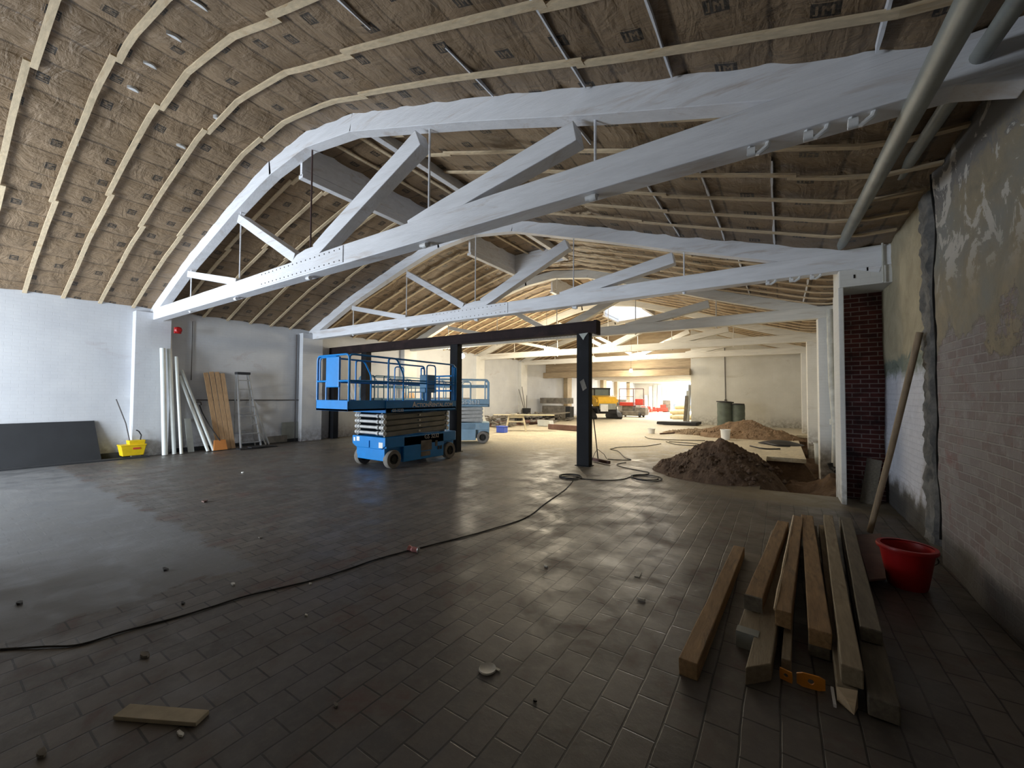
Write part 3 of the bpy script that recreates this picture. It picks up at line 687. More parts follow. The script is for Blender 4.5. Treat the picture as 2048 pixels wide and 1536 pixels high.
    for sx in (-1, 1):
        X = sx*he
        b = MB(); b.tube(rr([w(X, ye+.03, z1), w(X, ye+.03, zt), w(X, L-.05, zt-.02), w(X, L-.05, z1)], .08), r, 8); b.cyl(w(X, ye+.03, zm), w(X, L-.05, zm), r, 8)
        b.cyl(w(X, -L+.02, zm+.05), w(X, L-.05, zm+.05), r*.8, 8); b.build('side_guard_rail', body, T, smooth=True)
        b = MB(); X2 = sx*(he+.02); b.tube(rr([w(X2, -L+.03, z1), w(X2, -L+.03, zt-.01), w(X2, -L+.24, zt-.01), w(X2, -L+.42, zm+.17), w(X2, -L+.42, z1)], .07), r, 8)
        b.build('rail_post', body, T, smooth=True); b = MB(); b.tube(rr([w(X2, .05, z1), w(X2, .05, zt-.08), w(X2, .32, zt-.08), w(X2, .32, z1)], .08), r*.8, 8); b.build('rail_post', body, T, smooth=True)
        b = MB(); b.tube(rr([w(X2, L-.14, z1), w(X2, L-.14, zt-.05), w(X2, L-.02, zt-.08), w(X2, L-.02, z1)], .05), r, 8); b.build('rail_post', body, T, smooth=True)
    b = MB()
    for z in (zm-.15, zm, zt-.28): b.cyl(w(-he, L-.04, z), w(he, L-.04, z), r, 8)
    b.cyl(w(0, L-.04, z1), w(0, L-.04, zt-.28), r, 8); b.build('entry_gate', body, T, smooth=True)
    if detail:
        b = MB(); bx(b, -.20, .22, ye+.0, ye+.05, zm-.12, zt-.03); b.build('front_panel', body, T, bevel=.015)
        b = MB(); bx(b, hw-.30, hw-.08, .12, .42, zd+.52, zd+.82); bx(b, hw-.28, hw-.1, .10, .46, zd+.42, zd+.52); bx(b, hw-.22, hw-.14, .2, .34, zd+.1, zd+.45); b.build('control_box', 'blue2', T, bevel=.015)
    return T
lift((-7.05, 6.33, 0), 'bright blue scissor lift standing in front of the dark steel frame', words='ActionRental.com', num='GS-3232')
lift((-11.4, 9.7, 0), 'blue scissor lift partly hidden behind the nearest lift, by the left wall', body='blue2', ext=.35, hw=.40, L=.92, num=None, detail=False, rh=2.12)
T3 = lift((0, 0, 0), 'pale blue scissor lift beyond the steel frame, seen from its side', body='blue3', ext=.12, hw=.40, L=.92, num='GS-2632', detail=False, arm='pin', rh=2.0)
T3.location = (-8.5, 9.8, 0); T3.rotation_euler = (0, 0, math.radians(-52))

# ------------------------------------------------------------------ dark steel frame
def frame():
    y0, y1 = 8.0, 8.2; T = thing('steel_portal', (-8, 8.1, 0), 'dark steel post and beam frame spanning the left half of the hall', 'steel frame')
    b = MB(); b.box(XL, -3.22, y0, y1, 2.84, 2.88); b.box(XL, -3.22, y0, y1, 3.05, 3.09); b.box(XL, -3.22, y0+.0, y0+.05, 2.88, 3.05); b.box(XL, -3.22, y1-.05, y1, 2.88, 3.05)
    b.box(-3.26, -3.20, y0-.02, y1+.02, 2.80, 3.10); bm = b.build('beam', 'steel', T, bevel=.004)
    for n, x in enumerate((-12.72, -11.0, -7.2, -3.52)):
        b = MB(); b.box(x-.13, x+.13, y0+.01, y1, .012, 2.84) if n < 3 else b.box(x-.14, x+.14, y0+.01, y1, .012, 2.84)
        b.box(x-.17, x+.17, y0-.03, y1+.03, 0, .014)
        c = b.build('column', 'steelblk', T, bevel=.006)
        if n == 3:
            for z in (.45, .95, 1.1, 1.75, 1.9):
                h = MB(); h.cyl((x-.143, y0+.07, z), (x-.139, y0+.07, z), .022, 12); h.build('bolt_hole', 'blk', c)
            h = MB(); h.poly([(x-.06, y0-.002, 1.80), (x+.03, y0-.002, 1.86), (x+.10, y0-.002, 1.66), (x+.01, y0-.002, 1.60)], .004, (0, 1, 0)); h.build('paper_tag', 'clutter', c, label='small grey tag')
            h = MB(); h.poly([(x-.08, y0-.004, 2.83), (x+.13, y0-.004, 2.84), (x+.06, y0-.004, 2.76), (x+.02, y0-.004, 2.69), (x-.03, y0-.004, 2.76)], .004, (0, 1, 0)); h.build('scrape_mark', 'pipe', c)
frame()

def fix_root(T, k):
    for ch in T.children:
        for v in ch.data.vertices: v.co *= k
# ------------------------------------------------------------------ along the left wall
def left_things():
    XI = XL+.02
    b = MB(); b.poly([(XI+.22, -.6, .0), (XI+.22, 2.45, .0), (XI+.02, 2.35, .88), (XI+.02, -.6, .88)], .018, (-.95, 0, -.2)); b.build('sheet_panel', 'panel', label='long charcoal sheet leaning against the left wall', cat='panel')
    b = MB(); b.box(XI+.3, XI+.5, -.6, 3.2, 0, .03); b.build('kick_strip', 'panel', label='dark strip lying on the floor below the charcoal sheet', cat='strip')
    # mop bucket
    T = thing('mop_bucket', (-12.60, 2.95, 0), 'yellow mop bucket with wringer standing near the left wall', 'mop bucket'); c = Vector((-12.35, 3.18, 0)); first = len(bpy.data.objects)
    ORG[T.name] = c.copy()
    def taper(b, x0, x1, y0, y1, z0, z1, k):
        cx, cy = (x0+x1)/2, (y0+y1)/2; v = []
        for z, s in ((z0, k), (z1, 1)):
            for x, y in ((x0, y0), (x1, y0), (x1, y1), (x0, y1)): v.append((cx+(x-cx)*s, cy+(y-cy)*s, z))
        return b.add(v, [(0, 3, 2, 1), (0, 1, 5, 4), (1, 2, 6, 5), (2, 3, 7, 6), (3, 0, 4, 7), (4, 5, 6, 7)])
    b = MB(); taper(b, c.x-.19, c.x+.19, c.y-.30, c.y+.28, .07, .38, .82); b.box(c.x-.2, c.x+.2, c.y-.31, c.y+.29, .36, .40); b.build('bucket_body', 'yellow', T, bevel=.02)
    b = MB(); taper(b, c.x-.15, c.x+.15, c.y-.12, c.y+.27, .36, .52, .9); b.build('wringer', 'yellow', T, bevel=.015)
    b = MB(); b.box(c.x+.15, c.x+.19, c.y-.03, c.y+.14, .26, .31); b.build('warning_label', 'redpaint', T)
    b = MB(); b.tube([(c.x+.05, c.y+.16, .50), (c.x+.05, c.y+.18, .66), (c.x+.05, c.y+.12, .78), (c.x+.05, c.y+.06, .82)], .016, 8); b.build('wringer_handle', 'blk', T, smooth=True)
    for dx in (-.13, .13):
        for dy in (-.22, .2): b = MB(); b.wheel((c.x+dx, c.y+dy, .035), .035, .03, 12); b.build('caster', 'blk', T, smooth=True)
    ORG[T.name] = Vector((-12.35, 3.18, 0)); fix_root(T, .78)
    b = MB(); b.tube([(-12.62, 2.92, .30), (-12.68, 2.84, .8), (-12.76, 2.68, 1.36)], .011, 8); b.build('mop', 'conduit', smooth=True, label='thin grey mop handle standing in the yellow bucket', cat='mop')
    # white pipes
    def pipe(p, q, r, lab, mat='pvc', nm='plastic_pipe', cat='pipe', grp=None):
        p, q = Vector(p), Vector(q); b = MB(); b.tube([p, q], r, 16); d = (q-p).normalized()
        o = b.build(nm, mat, smooth=True, label=lab, cat=cat, group=grp); return o
    pipe((-12.42, 3.50, 0.01), (-12.50, 3.42, 2.60), .055, 'thickest white pipe standing upright by the left pier')
    pipe((-12.42, 3.68, .01), (-12.54, 3.55, 2.60), .042, 'white pipe standing second from the mop bucket, beside the thickest one')
    pipe((-12.34, 3.80, .01), (-12.54, 3.70, 2.42), .034, 'white upright pipe with the lowest top of the three standing ones')
    pipe((-12.56, 3.72, .01), (-12.75, 3.62, 2.95), .035, 'grey white pipe reaching highest, behind the upright pipes', 'pier')
    pipe((-12.30, 4.34, .02), (-12.80, 3.86, 1.95), .036, 'lower of two white pipes slanting against the left wall')
    pipe((-12.30, 4.46, .02), (-12.82, 3.90, 2.1), .034, 'upper of two white pipes slanting against the left wall')
    b = MB(); b.beam((-12.60, 4.08, .0), (-12.80, 4.05, .85), .13, .03, (1, 0, 0)); b.build('board', 'pvc', label='short white board leaning behind the slanting white pipes', cat='board')
    b = MB(); b.box(XI+.28, XI+.36, 3.65, 3.78, 3.0, 3.15); b.lathe([(0, 0), (.07, 0), (.08, .03), (.05, .06), (0, .06)], (XI+.36, 3.71, 3.08), (1, 0, 0), 16); b.build('alarm_bell', 'red', label='dark red alarm bell high on the left pier', cat='alarm bell')
    # planks
    for k in range(4):
        y0 = 4.98+.125*k; yt = 4.47+.16*k
        b = MB(); b.beam((-12.44, 4.64+.112*k, .01), (-12.80, 4.42+.128*k, 2.06+(.03 if k in (1, 2) else 0)), .105, .03, (1, 0, .2)); 
        b.build('plank', 'pine', bevel=.003, label='%s of the four orange pine planks leaning on the left wall' % ['leftmost', 'second from left', 'third from left', 'rightmost'][k], cat='plank', group=None)
    # scoop shovel
    T = thing('shovel', (-12.25, 4.85, 0), 'shovel with an orange scoop leaning between the pipes and the planks', 'shovel')
    b = MB(); b.poly([(-12.24, 4.44, .02), (-12.26, 4.78, .02), (-12.36, 4.76, .28), (-12.34, 4.48, .28)], .03, (-1, 0, 0)); b.build('scoop', 'orange', T, bevel=.012)
    b = MB(); b.tube([(-12.34, 4.62, .26), (-12.45, 4.42, .65), (-12.6, 4.30, 1.0), (-12.68, 4.26, 1.2)], .014, 8); b.build('shaft', 'blk', T, smooth=True)
    b = MB(); b.tube(rr([(-12.66, 4.20, 1.18), (-12.70, 4.18, 1.28), (-12.72, 4.30, 1.28), (-12.68, 4.30, 1.2)], .03), .014, 8); b.build('grip', 'conduit', T, smooth=True)
    # step ladder
    T = thing('step_ladder', (-12.5, 5.75, 0), 'tall aluminium step ladder standing by the left wall', 'ladder')
    yb0, yb1, yt0, yt1 = 5.10, 5.62, 5.10, 5.38; xb, xt = -12.30, -12.62; zt = 2.05
    for a, c in ((yb0, yt0), (yb1, yt1)):
        b = MB(); b.beam((xb, a, 0), (xt, c, zt), .03, .075, (1, 0, 0)); b.build('side_rail', 'alu', T, bevel=.003)
    for k in range(8):
        t = (k+.6)/8.3; z = zt*t; x = xb+(xt-xb)*t; a = yb0+(yt0-yb0)*t; c = yb1+(yt1-yb1)*t
        b = MB(); b.box(x-.04, x+.04, a, c, z-.012, z+.012); b.build('step', 'alu', T)
    b = MB(); b.box(xt-.1, xt+.08, yt0-.03, yt1+.03, zt-.01, zt+.06); b.build('top_cap', 'panel', T, bevel=.01)
    for a, c in ((yb0+.02, yt0), (yb1+.06, yt1)):
        b = MB(); b.beam((-12.80, a, 0), (xt-.06, c, zt), .025, .04, (1, 0, 0)); b.build('rear_leg', 'alu', T)
    b = MB(); b.beam((-12.79, yb0, .45), (-12.79, yb1+.05, .45), .02, .03); b.beam((-12.75, yb0, .95), (-12.75, yb1, .95), .02, .03); b.build('rear_brace', 'alu', T)
    b = MB(); b.beam((-12.5, 5.92, .02), (-12.82, 5.62, 1.3), .03, .06, (1, 0, 0)); b.beam((-12.5, 5.84, .02), (-12.80, 5.58, .9), .03, .03, (1, 0, 0)); b.build('folded_ladder', 'alu', label='short folded ladder leaning right of the tall step ladder', cat='ladder')
    b = MB(); b.box(-12.2, -11.95, 4.95, 5.9, 0, .03); b.box(-12.15, -11.9, 5.2, 5.6, .03, .06); b.build('debris_sheet', 'blk', label='black sheet scraps lying at the foot of the step ladder', cat='sheet')
    b = MB(); b.box(XI+.03, XI+.06, 5.98, 6.6, .02, .22); b.build('grey_offcut', 'clutter', label='low grey board standing against the wall right of the ladders', cat='board')
    b = MB(); b.box(XI-.01, XI+.02, 6.45, 6.95, .1, .62); b.build('wall_patch_panel', 'pipe', label='square grey panel low on the left wall by the pier', cat='panel')
    # conduits
    b = MB(); b.tube([(XI+.01, 4.12, 3.4), (XI+.01, 4.12, 1.85)], .012, 6); b.build('conduit_pipe', 'conduit', label='thin dark vertical conduit high on the left wall', cat='conduit')
    b = MB(); b.tube(rr([(XI+.01, 4.25, 1.33), (XI+.01, 7.0, 1.31), (XI+.01, 7.0, .1)], .03), .014, 6); b.build('wall_pipe', 'conduit', label='dark horizontal pipe on the left wall dropping at its right end', cat='pipe')
    b = MB(); b.tube([(XL+.03, 6.86, 3.4), (XL+.03, 6.86, .02)], .022, 6); b.build('downpipe', 'conduit', label='dark vertical pipe beside the left pier under the second truss', cat='pipe')
left_things()

# ------------------------------------------------------------------ right wall things
def right_things():
    def pipe(nm, pts, r, mat, lab, cat='pipe', n=16): b = MB(); b.tube(pts, r, n); return b.build(nm, mat, smooth=True, label=lab, cat=cat)
    pipe('service_pipe', [(.74, 7.9, 3.70), (.70, 3.06, 3.24), (.66, .5, 2.98), (.64, -.6, 2.88)], .060, 'pipe', 'large grey pipe running under the roof along the right wall')
    pipe('service_pipe', [(.98, 5.2, 3.62), (.95, 3.4, 3.42), (.93, .6, 3.12), (.93, -.6, 3.0)], .045, 'pipe', 'smaller grey pipe between the large pipe and the right wall')
    pipe('pipe_elbow', rr([(.78, 7.86, 3.62), (1.0, 7.7, 3.66), (1.12, 7.72, 3.7), (1.12, 7.3, 3.72)], .05), .05, 'dark', 'black pipe elbow at the top of the right wall by the second truss')
    T = thing('drain_pipe', (.96, 11.1, -.3), 'off white vertical drain pipe behind the right pier', 'pipe')
    b = MB(); b.tube([(.93, 11.35, 3.45), (.94, 11.35, 1.9), (.99, 11.3, .8), (.97, 11.3, -.1)], .055, 12); b.build('stack', 'pvc2', T, smooth=True)
    for z in (2.75, 1.6, .95): b = MB(); b.lathe([(.055, -.06), (.066, -.06), (.066, .06), (.055, .06)], (.94 if z > 1.7 else .965, 11.34, z), n=14); b.build('coupling', 'pvc2', T, smooth=True)
    b = MB(); b.tube([(.90, 11.3, .05), (.93, 11.3, -.05), (1.0, 11.2, -.1)], .06, 10); b.build('outlet', 'blk', T, smooth=True)
    pipe('thin_conduit', [(XW-.03, 7.25, 3.6), (XW-.03, 7.25, 3.05)], .012, 'pvc2', 'thin pale conduit beside the white bearing block on the right', 'conduit', 8)
    b = MB(); b.tube([(.80, 5.90, .02), (.95, 5.68, .95), (1.13, 5.42, 2.13)], .028, 10); b.build('wooden_pole', 'palepole', smooth=True, label='long rough wooden pole leaning against the right wall', cat='pole')
    b = MB(); b.beam((1.0, 7.55, .0), (1.10, 7.62, .62), .16, .03, (0, 1, 0)); b.build('board', 'greywood', label='short grey board standing at the pit edge by the right wall', cat='board')
    # red bucket
    p = at('Z', 0, 1815, 1172); c = (p.x, p.y, 0); T = thing('bucket', c, 'large red plastic bucket beside the lumber pile, near the right wall', 'bucket')
    b = MB(); b.lathe([(0, .0), (.115, 0), (.122, .02), (.168, .31), (.162, .31), (.117, .03), (0, .03)], c, n=36); b.build('bucket_body', 'red', T, smooth=True)
    b = MB(); b.lathe([(.158, .29), (.182, .29), (.186, .305), (.182, .32), (.158, .32)], c, n=36); b.build('rim', 'red', T, smooth=True)
    b = MB(); b.tube([(c[0]+.175*math.cos(a), c[1]+.175*math.sin(a), .28-.12*math.sin(PI*k/12)) for k, a in [(k, -.5+PI*k/12*.9) for k in range(13)]], .005, 6); b.build('handle', 'conduit', T, smooth=True)
    # tall pale bucket at the trench
    def pail(x, y, z, r, h, lab, mat='white', lid=False):
        T = thing('bucket', (x, y, z), lab, 'bucket'); b = MB(); b.lathe([(0, 0), (r*.85, 0), (r*.98, h), (r*.92, h), (r*.8, .02), (0, .02)], (x, y, z), n=24); b.build('bucket_body', mat, T, smooth=True)
        b = MB(); b.lathe([(r*.95, h-.03), (r*1.06, h-.03), (r*1.06, h), (r*.95, h)], (x, y, z), n=24); b.build('rim', mat, T, smooth=True)
    p = at('Z', 0, 1451, 879); pail(p.x, p.y, 0, .16, .35, 'white plastic bucket standing between the two dirt mounds')
    p = at('Z', 0, 1303, 867); pail(p.x, p.y, 0, .14, .20, 'white bucket standing on the open floor by the coiled hoses')
    pail(.86, 13.2, -.25, .15, .55, 'tall dirty beige bucket beside the right pier at the trench', 'tarp')
    # lumber pile
    def tp(px, py, z): p = at('Z', z, px, py); return Vector((p.x, p.y, z))
    L = [  # near end, far end (tops), width, height, material, label
        (tp(1376, 1322, .09), tp(1478, 1092, .09), .095, .09, 'oldwood', 'orange brown timber lying alone at the left of the lumber pile'),
        (tp(1506, 1194, .19), tp(1566, 1042, .18), .10, .09, 'oldwood', 'brown timber with a charred end lying on top at the left of the pile'),
        (tp(1494, 1268, .09), tp(1556, 1062, .09), .11, .09, 'palewood', 'pale ended timber under the charred brown one'),
        (tp(1517, 1330, .09), tp(1575, 1062, .09), .105, .09, 'palewood', 'pale grey timber with an angled cut end'),
        (tp(1566, 1222, .20), tp(1597, 1032, .19), .085, .10, 'oldwood', 'topmost orange brown timber with a bright split edge'),
        (tp(1572, 1318, .07), tp(1590, 1072, .07), .045, .07, 'palewood', 'thin pale strip between the timbers above the orange bracket'),
        (tp(1640, 1262, .19), tp(1614, 1030, .18), .105, .09, 'oldwood', 'wide brown timber right of the topmost one'),
        (tp(1638, 1285, .09), tp(1622, 1050, .09), .10, .09, 'greywood', 'dark timber underneath the wide brown one'),
        (tp(1704, 1335, .19), tp(1656, 1030, .18), .085, .09, 'palewood', 'long pale timber with a dark knot, right of the brown timbers'),
        (tp(1694, 1372, .09), tp(1646, 1050, .09), .08, .09, 'palewood', 'timber with a splintered bright end at the near end of the pile'),
        (tp(1768, 1402, .10), tp(1690, 1034, .10), .115, .09, 'greywood', 'dark grey timber at the right edge of the pile'),
        (tp(1742, 1258, .185), tp(1694, 1040, .18), .095, .08, 'greywood', 'grey timber lying on the rightmost one'),
    ]
    for a, c, w, h, m, lab in L:
        a, c = a-Vector((0, 0, h/2)), c-Vector((0, 0, h/2))
        b = MB(); b.beam(a, c, w, h, jit=.04)
        d = (a-c).normalized(); sd = d.cross(Vector((0, 0, 1)))
        if 'angled cut' in lab: b.v[0] += d*.07; b.v[3] += d*.07; b.v[1] -= d*.05; b.v[2] -= d*.05
        o = b.build('timber', m, bevel=.006, label=lab, cat='timber')
        if 'splintered' in lab:
            b = MB(); e = a+d*.001; b.add([e-sd*w*.5-Vector((0, 0, h*.45)), e+sd*w*.5-Vector((0, 0, h*.45)), e+sd*w*.5+Vector((0, 0, h*.3)), e-sd*w*.5+Vector((0, 0, h*.45)), e+d*.07-sd*w*.25-Vector((0, 0, h*.45)), e+d*.02+sd*w*.3-Vector((0, 0, h*.4)), e+d*.03+sd*w*.1+Vector((0, 0, h*.05))],
                           [(0, 3, 2, 1), (3, 0, 4), (3, 4, 6), (3, 6, 2), (2, 6, 5), (2, 5, 1), (4, 0, 1, 5), (4, 5, 6)]); b.build('splintered_end', 'batten', o, label='bright splintered end')
        if 'split edge' in lab:
            b = MB(); u = Vector((0, 0, 1)); b.tube([a.lerp(c, k/8)-sd*(-.5*w if sd.x < 0 else .5*w)*1.0+u*(h/2-.004+.004*math.sin(k*2.3)) for k in range(9)], [.007+.004*abs(math.sin(k*1.7)) for k in range(9)], 6); b.build('split_edge', 'batten', o, label='bright split edge')
        if 'charred' in lab:
            b = MB(); b.beam(a+d*.003, a-d*.015, w*1.03, h*1.03); b.build('charred_end', 'greywood', o, label='charred end')
        if lab.startswith('pale ended'):
            b = MB(); b.beam(a+d*.004+Vector((0, 0, .002)), a-d*.07+Vector((0, 0, .002)), w*1.05, h*1.06); b.build('painted_end', 'pipe', o, label='pale grey end')
    q = [tp(x, y, .10) for x, y in ((1712, 1072), (1762, 1070), (1772, 1160), (1738, 1163))]
    b = MB(); b.poly(q, .015, (0, 0, 1)); b.build('board', 'rust', label='thin dark board lying between the lumber pile and the red bucket', cat='board')
    m = (q[0]+q[1]+q[2]+q[3])/4; b = MB(); b.box(m.x-.05, m.x+.05, m.y-.25, m.y+.25, 0, .10); b.build('block', 'greywood', label='dark wooden block under the thin dark board', cat='block')
    # orange perforated bracket pieces at the near end of the pile
    def bracket(p, a, w, h, lab):
        T = thing('metal_bracket', p, lab, 'bracket'); px, py, pz = p; b = MB()
        N = 16; outer = []; inner = []; hw_, hh = w/2, h/2
        for k in range(N):
            t = 2*PI*k/N; ox, oz = math.cos(t), math.sin(t); s = 1/max(abs(ox)/hw_, abs(oz)/hh); outer.append((ox*s, oz*s)); inner.append((ox*h*.2-.0, oz*h*.2))
        vs = []
        for yy in (0, .01):
            vs += [(px+x*math.cos(a), py+x*math.sin(a)+yy, pz+z+hh) for x, z in outer]+[(px+x*math.cos(a), py+x*math.sin(a)+yy, pz+z+hh) for x, z in inner]
        fs = []
        for k in range(N):
            q = (k+1) % N; fs += [(k, q, N+q, N+k), (2*N+k, 3*N+k, 3*N+q, 2*N+q), (k, 2*N+k, 2*N+q, q), (N+k, N+q, 3*N+q, 3*N+k)]
        b.add(vs, fs); b.build('plate', 'orange2', T)
    p = tp(1622, 1378, 0); bracket((p.x, p.y, 0), .1, .12, .07, 'larger orange bracket with a round hole at the near end of the lumber pile')
    p = tp(1572, 1362, 0); bracket((p.x, p.y, 0), -.3, .06, .055, 'smaller orange bracket left of the larger one')
    b = MB(); b.beam(tp(1664, 1376, .01), tp(1670, 1412, .01), .012, .015); b.build('nail_strip', 'white', label='short white stick on the floor right of the orange brackets', cat='stick')
MAT['pvc2'] = M('offwhite_drain_pipe', (.60, .60, .55), .45, grime=(.42, .40, .34))
MAT['palepole'] = M('bare_pole_wood', (.34, .25, .16), .7, var=.35, sc=4, stretch=(6, 6, 1), bump=.3)
MAT['orange2'] = M('orange_painted_steel', (.75, .28, .02), .5)
right_things()

# ------------------------------------------------------------------ dirt mounds
def mound(cx, cy, rx, ry, h, mat, lab, seed, rot=0, stones=True):
    b = MB(); n = 110; vs = []; fs = []; rad = []
    for j in range(n+1):
        for i in range(n+1):
            u, v = -1.25+2.5*i/n, -1.25+2.5*j/n; r = math.hypot(u, v)
            r2 = r*(1+.16*noise.noise((u*1.5+seed, v*1.5, 0)))
            z = h*max(0, 1-r2)**.85 if r2 < 1 else 0
            z *= 1+.22*noise.noise((u*3+seed, v*3, 2))
            k = min(1, max(0, (1.06-r2)/.2)); z += k*(.05*noise.noise((u*8, v*8, seed))+.045*abs(noise.noise((u*17, v*17, seed)))+.02*noise.noise((u*37, v*37, seed)))
            x, y = u*rx, v*ry; gx, gy = cx+x*math.cos(rot)-y*math.sin(rot), cy+x*math.sin(rot)+y*math.cos(rot)
            z += k*.05*noise.noise((u*5, v*5, seed+4))
            if gx > -.34 and 7.6 < gy < 12: z -= (gx+.34)*.75
            elif r2 > 1.02: z = -.03
            vs.append((gx, gy, z)); rad.append(r2)
    for j in range(n):
        for i in range(n):
            k = j*(n+1)+i
            if min(rad[k], rad[k+1], rad[k+n+2], rad[k+n+1]) < 1.03: fs.append((k, k+1, k+n+2, k+n+1))
    b.add(vs, fs)
    R = random.Random(seed)
    for _ in range(260):   # clods and brick bits that belong to the heap
        a = R.uniform(0, 2*PI); r = R.uniform(.1, 1.02)**.6; u, v = r*math.cos(a), r*math.sin(a); x, y = u*rx, v*ry
        z = h*max(0, 1-r)**.85*.95; s = R.uniform(.012, .06); p = Vector((cx+x*math.cos(rot)-y*math.sin(rot), cy+x*math.sin(rot)+y*math.cos(rot), z+s*.2))
        vv = [p+Vector((dx, dy, dz)).normalized()*s*R.uniform(.6, 1.1) for dx, dy, dz in ((1, 0, 0), (-1, 0, 0), (0, 1, 0), (0, -1, 0), (0, 0, 1), (0, 0, -1))]
        b.add(vv, [(0, 2, 4), (2, 1, 4), (1, 3, 4), (3, 0, 4), (2, 0, 5), (1, 2, 5), (3, 1, 5), (0, 3, 5)])
    o = b.build('dirt_mound', mat, smooth=False, label=lab, cat='dirt mound', kind='stuff'); return o
MAT['cream'] = M('cream_plastic', (.66, .58, .40), .5)
t = NT('light_brown_earth'); P = t.tc.outputs['Object']; f = t.noise(P, 3, 8, .7)
t.bump(t.noise(P, 22, 8, .75), .9, .04); MAT['dirt2'] = t.fin(t.mix(t.ramp(f, .3, .7), (.15, .095, .055), (.34, .23, .14)), .95)
mound(-1.02, 9.0, 1.14, 1.32, .64, 'dirt', 'dark brown heap of dug earth at the edge of the pit', 3)
mound(-1.15, 17.3, 1.75, 1.1, .62, 'dirt2', 'lighter brown earth heap farther back in front of the green bins', 11)
mound(-2.75, 17.6, 1.3, .7, .20, 'gravel', 'low pale heap of sand and rubble left of the lighter earth heap', 21)
# ------------------------------------------------------------------ middle distance and far room
def fpt(px, py): p = at('Z', 0, px, py); return Vector((p.x, p.y, 0))
def ob(p, s, dx=0, dy=0): pass
def middle():
    # two green-grey plastic bins before the end wall
    for k, (px, w) in enumerate(((1443, .62), (1472, .56))):
        p = at('Z', 0, px, 862); p = Vector((p.x, 20.9+.1*k, 0)); T = thing('storage_bin', p, ['left of two ribbed green grey bins before the end wall', 'right of two ribbed green grey bins before the end wall'][k], 'bin')
        b = MB(); hgt = 1.22-.1*k; prof_ = []
        for i in range(13): z = hgt*i/12; prof_.append(((w/2)*(1+(.03 if i % 3 else 0)), z))
        b.lathe([(0, 0)]+prof_+[(0, hgt)], p, n=20); b.build('bin_body', 'bin', T, smooth=True)
        b = MB(); b.lathe([(0, hgt), (w/2+.05, hgt), (w/2+.05, hgt+.05), (0, hgt+.07)], p+Vector((-.06, 0, .0)), (.06*(1-k), 0, 1), 20); b.build('lid', 'blk', T, smooth=True)
    b = MB(); b.tube([at('Y', 23.3, 1449, 690), at('Y', 23.3, 1451, 800)], .02, 6); b.lathe([(0, -.06), (.05, -.06), (.05, .06), (0, .06)], at('Y', 23.3, 1451, 801), n=10); b.build('conduit_pipe', 'conduit', label='thin dark conduit running down the end wall above the bins', cat='conduit')
    p = fpt(1568, 880); b = MB(); vs = []
    b.lathe([(0, .12), (.25, .10), (.5, .04), (.62, 0)], (p.x-.1, 15.4, 0), n=20); b.build('black_sheet', 'blk', label='crumpled black sheet on the floor right of the farther dirt heap', cat='sheet')
    # hoses and cords lying on the floor
    def cord(pts, r, lab, nm='hose', mat='cord', cat='hose'):
        P = [fpt(*q) for q in pts]; out = []
        for i in range(len(P)-1):
            a, bb, c, d = P[max(i-1, 0)], P[i], P[i+1], P[min(i+2, len(P)-1)]
            for k in range(6):
                t = k/6; out.append(.5*((2*bb)+(-a+c)*t+(2*a-5*bb+4*c-d)*t*t+(-a+3*bb-3*c+d)*t**3))
        out.append(P[-1]); b = MB(); b.tube([Vector((q.x, q.y, r+.004*abs(noise.noise((q.x*5, q.y*5, 0))))) for q in out], r, 6); return b.build(nm, mat, smooth=True, label=lab, cat=cat)
    cord([(-60, 1306), (10, 1300), (90, 1296), (160, 1291), (250, 1264), (370, 1232), (500, 1192), (640, 1158), (760, 1118), (860, 1092), (960, 1066), (1050, 1037), (1090, 1008), (1130, 980), (1146, 962)], .006, 'long black extension cord snaking across the floor from the left', 'extension_cord', cat='cord')
    def coil(px, py, R, n, lab, sq=1):
        c = fpt(px, py); b = MB(); pts = []
        for k in range(n*20):
            a = 2*PI*k/20; r = R*(1+.06*math.sin(a*.37))*(1-.03*(k//20)); pts.append((c.x+r*math.cos(a)+.02*math.sin(k*.11), c.y+r*math.sin(a)*sq, .012+.006*(k//20)))
        b.tube(pts, .0075, 6); b.build('coiled_hose', 'cord', smooth=True, label=lab, cat='hose')
    coil(1140, 955, .20, 4, 'coil of black cord on the floor left of the steel column foot')
    coil(1292, 957, .26, 3, 'coil of black hose on the floor beside the dark earth heap')
    cord([(1162, 958), (1200, 961), (1240, 960), (1262, 954)], .007, 'black cord joining the two coils', 'extension_cord', cat='cord')
    cord([(1262, 952), (1290, 950), (1298, 946), (1285, 943), (1250, 936), (1234, 931), (1238, 928), (1252, 926)], .008, 'black hose looping from the coil toward the column')
    cord([(1220, 899), (1240, 895), (1290, 893), (1310, 890), (1322, 888)], .009, 'thin dark hose loop lying on the pale floor')
    cord([(1222, 900), (1236, 903), (1250, 916), (1262, 920), (1245, 921), (1215, 919)], .009, 'dark hose running back to the column foot')
    cord([(1290, 874), (1300, 878), (1330, 880), (1370, 881), (1410, 882)], .012, 'dark hose passing the white bucket on the floor')
    cord([(1338, 884), (1380, 887), (1400, 890), (1385, 892), (1350, 889), (1332, 884)], .011, 'dark hose bent into a flat loop in front of the dirt heap')
    cord([(1320, 869), (1350, 867), (1385, 864), (1400, 861)], .03, 'rusty bar lying by the low rubble heap', 'metal_bar', 'rust', 'bar')
    cord([(1530, 888), (1555, 893), (1580, 894)], .03, 'dark bar lying on the slab behind the pit', 'metal_bar', 'dark', 'bar')
    cord([(1500, 893), (1530, 899), (1560, 899)], .02, 'thin dark bar lying nearest the pit on the slab', 'metal_bar', 'dark', 'bar')
    # push broom at the column foot
    T = thing('push_broom', (-3.0, 8.45, 0), 'dark push broom leaning on the right steel column', 'broom')
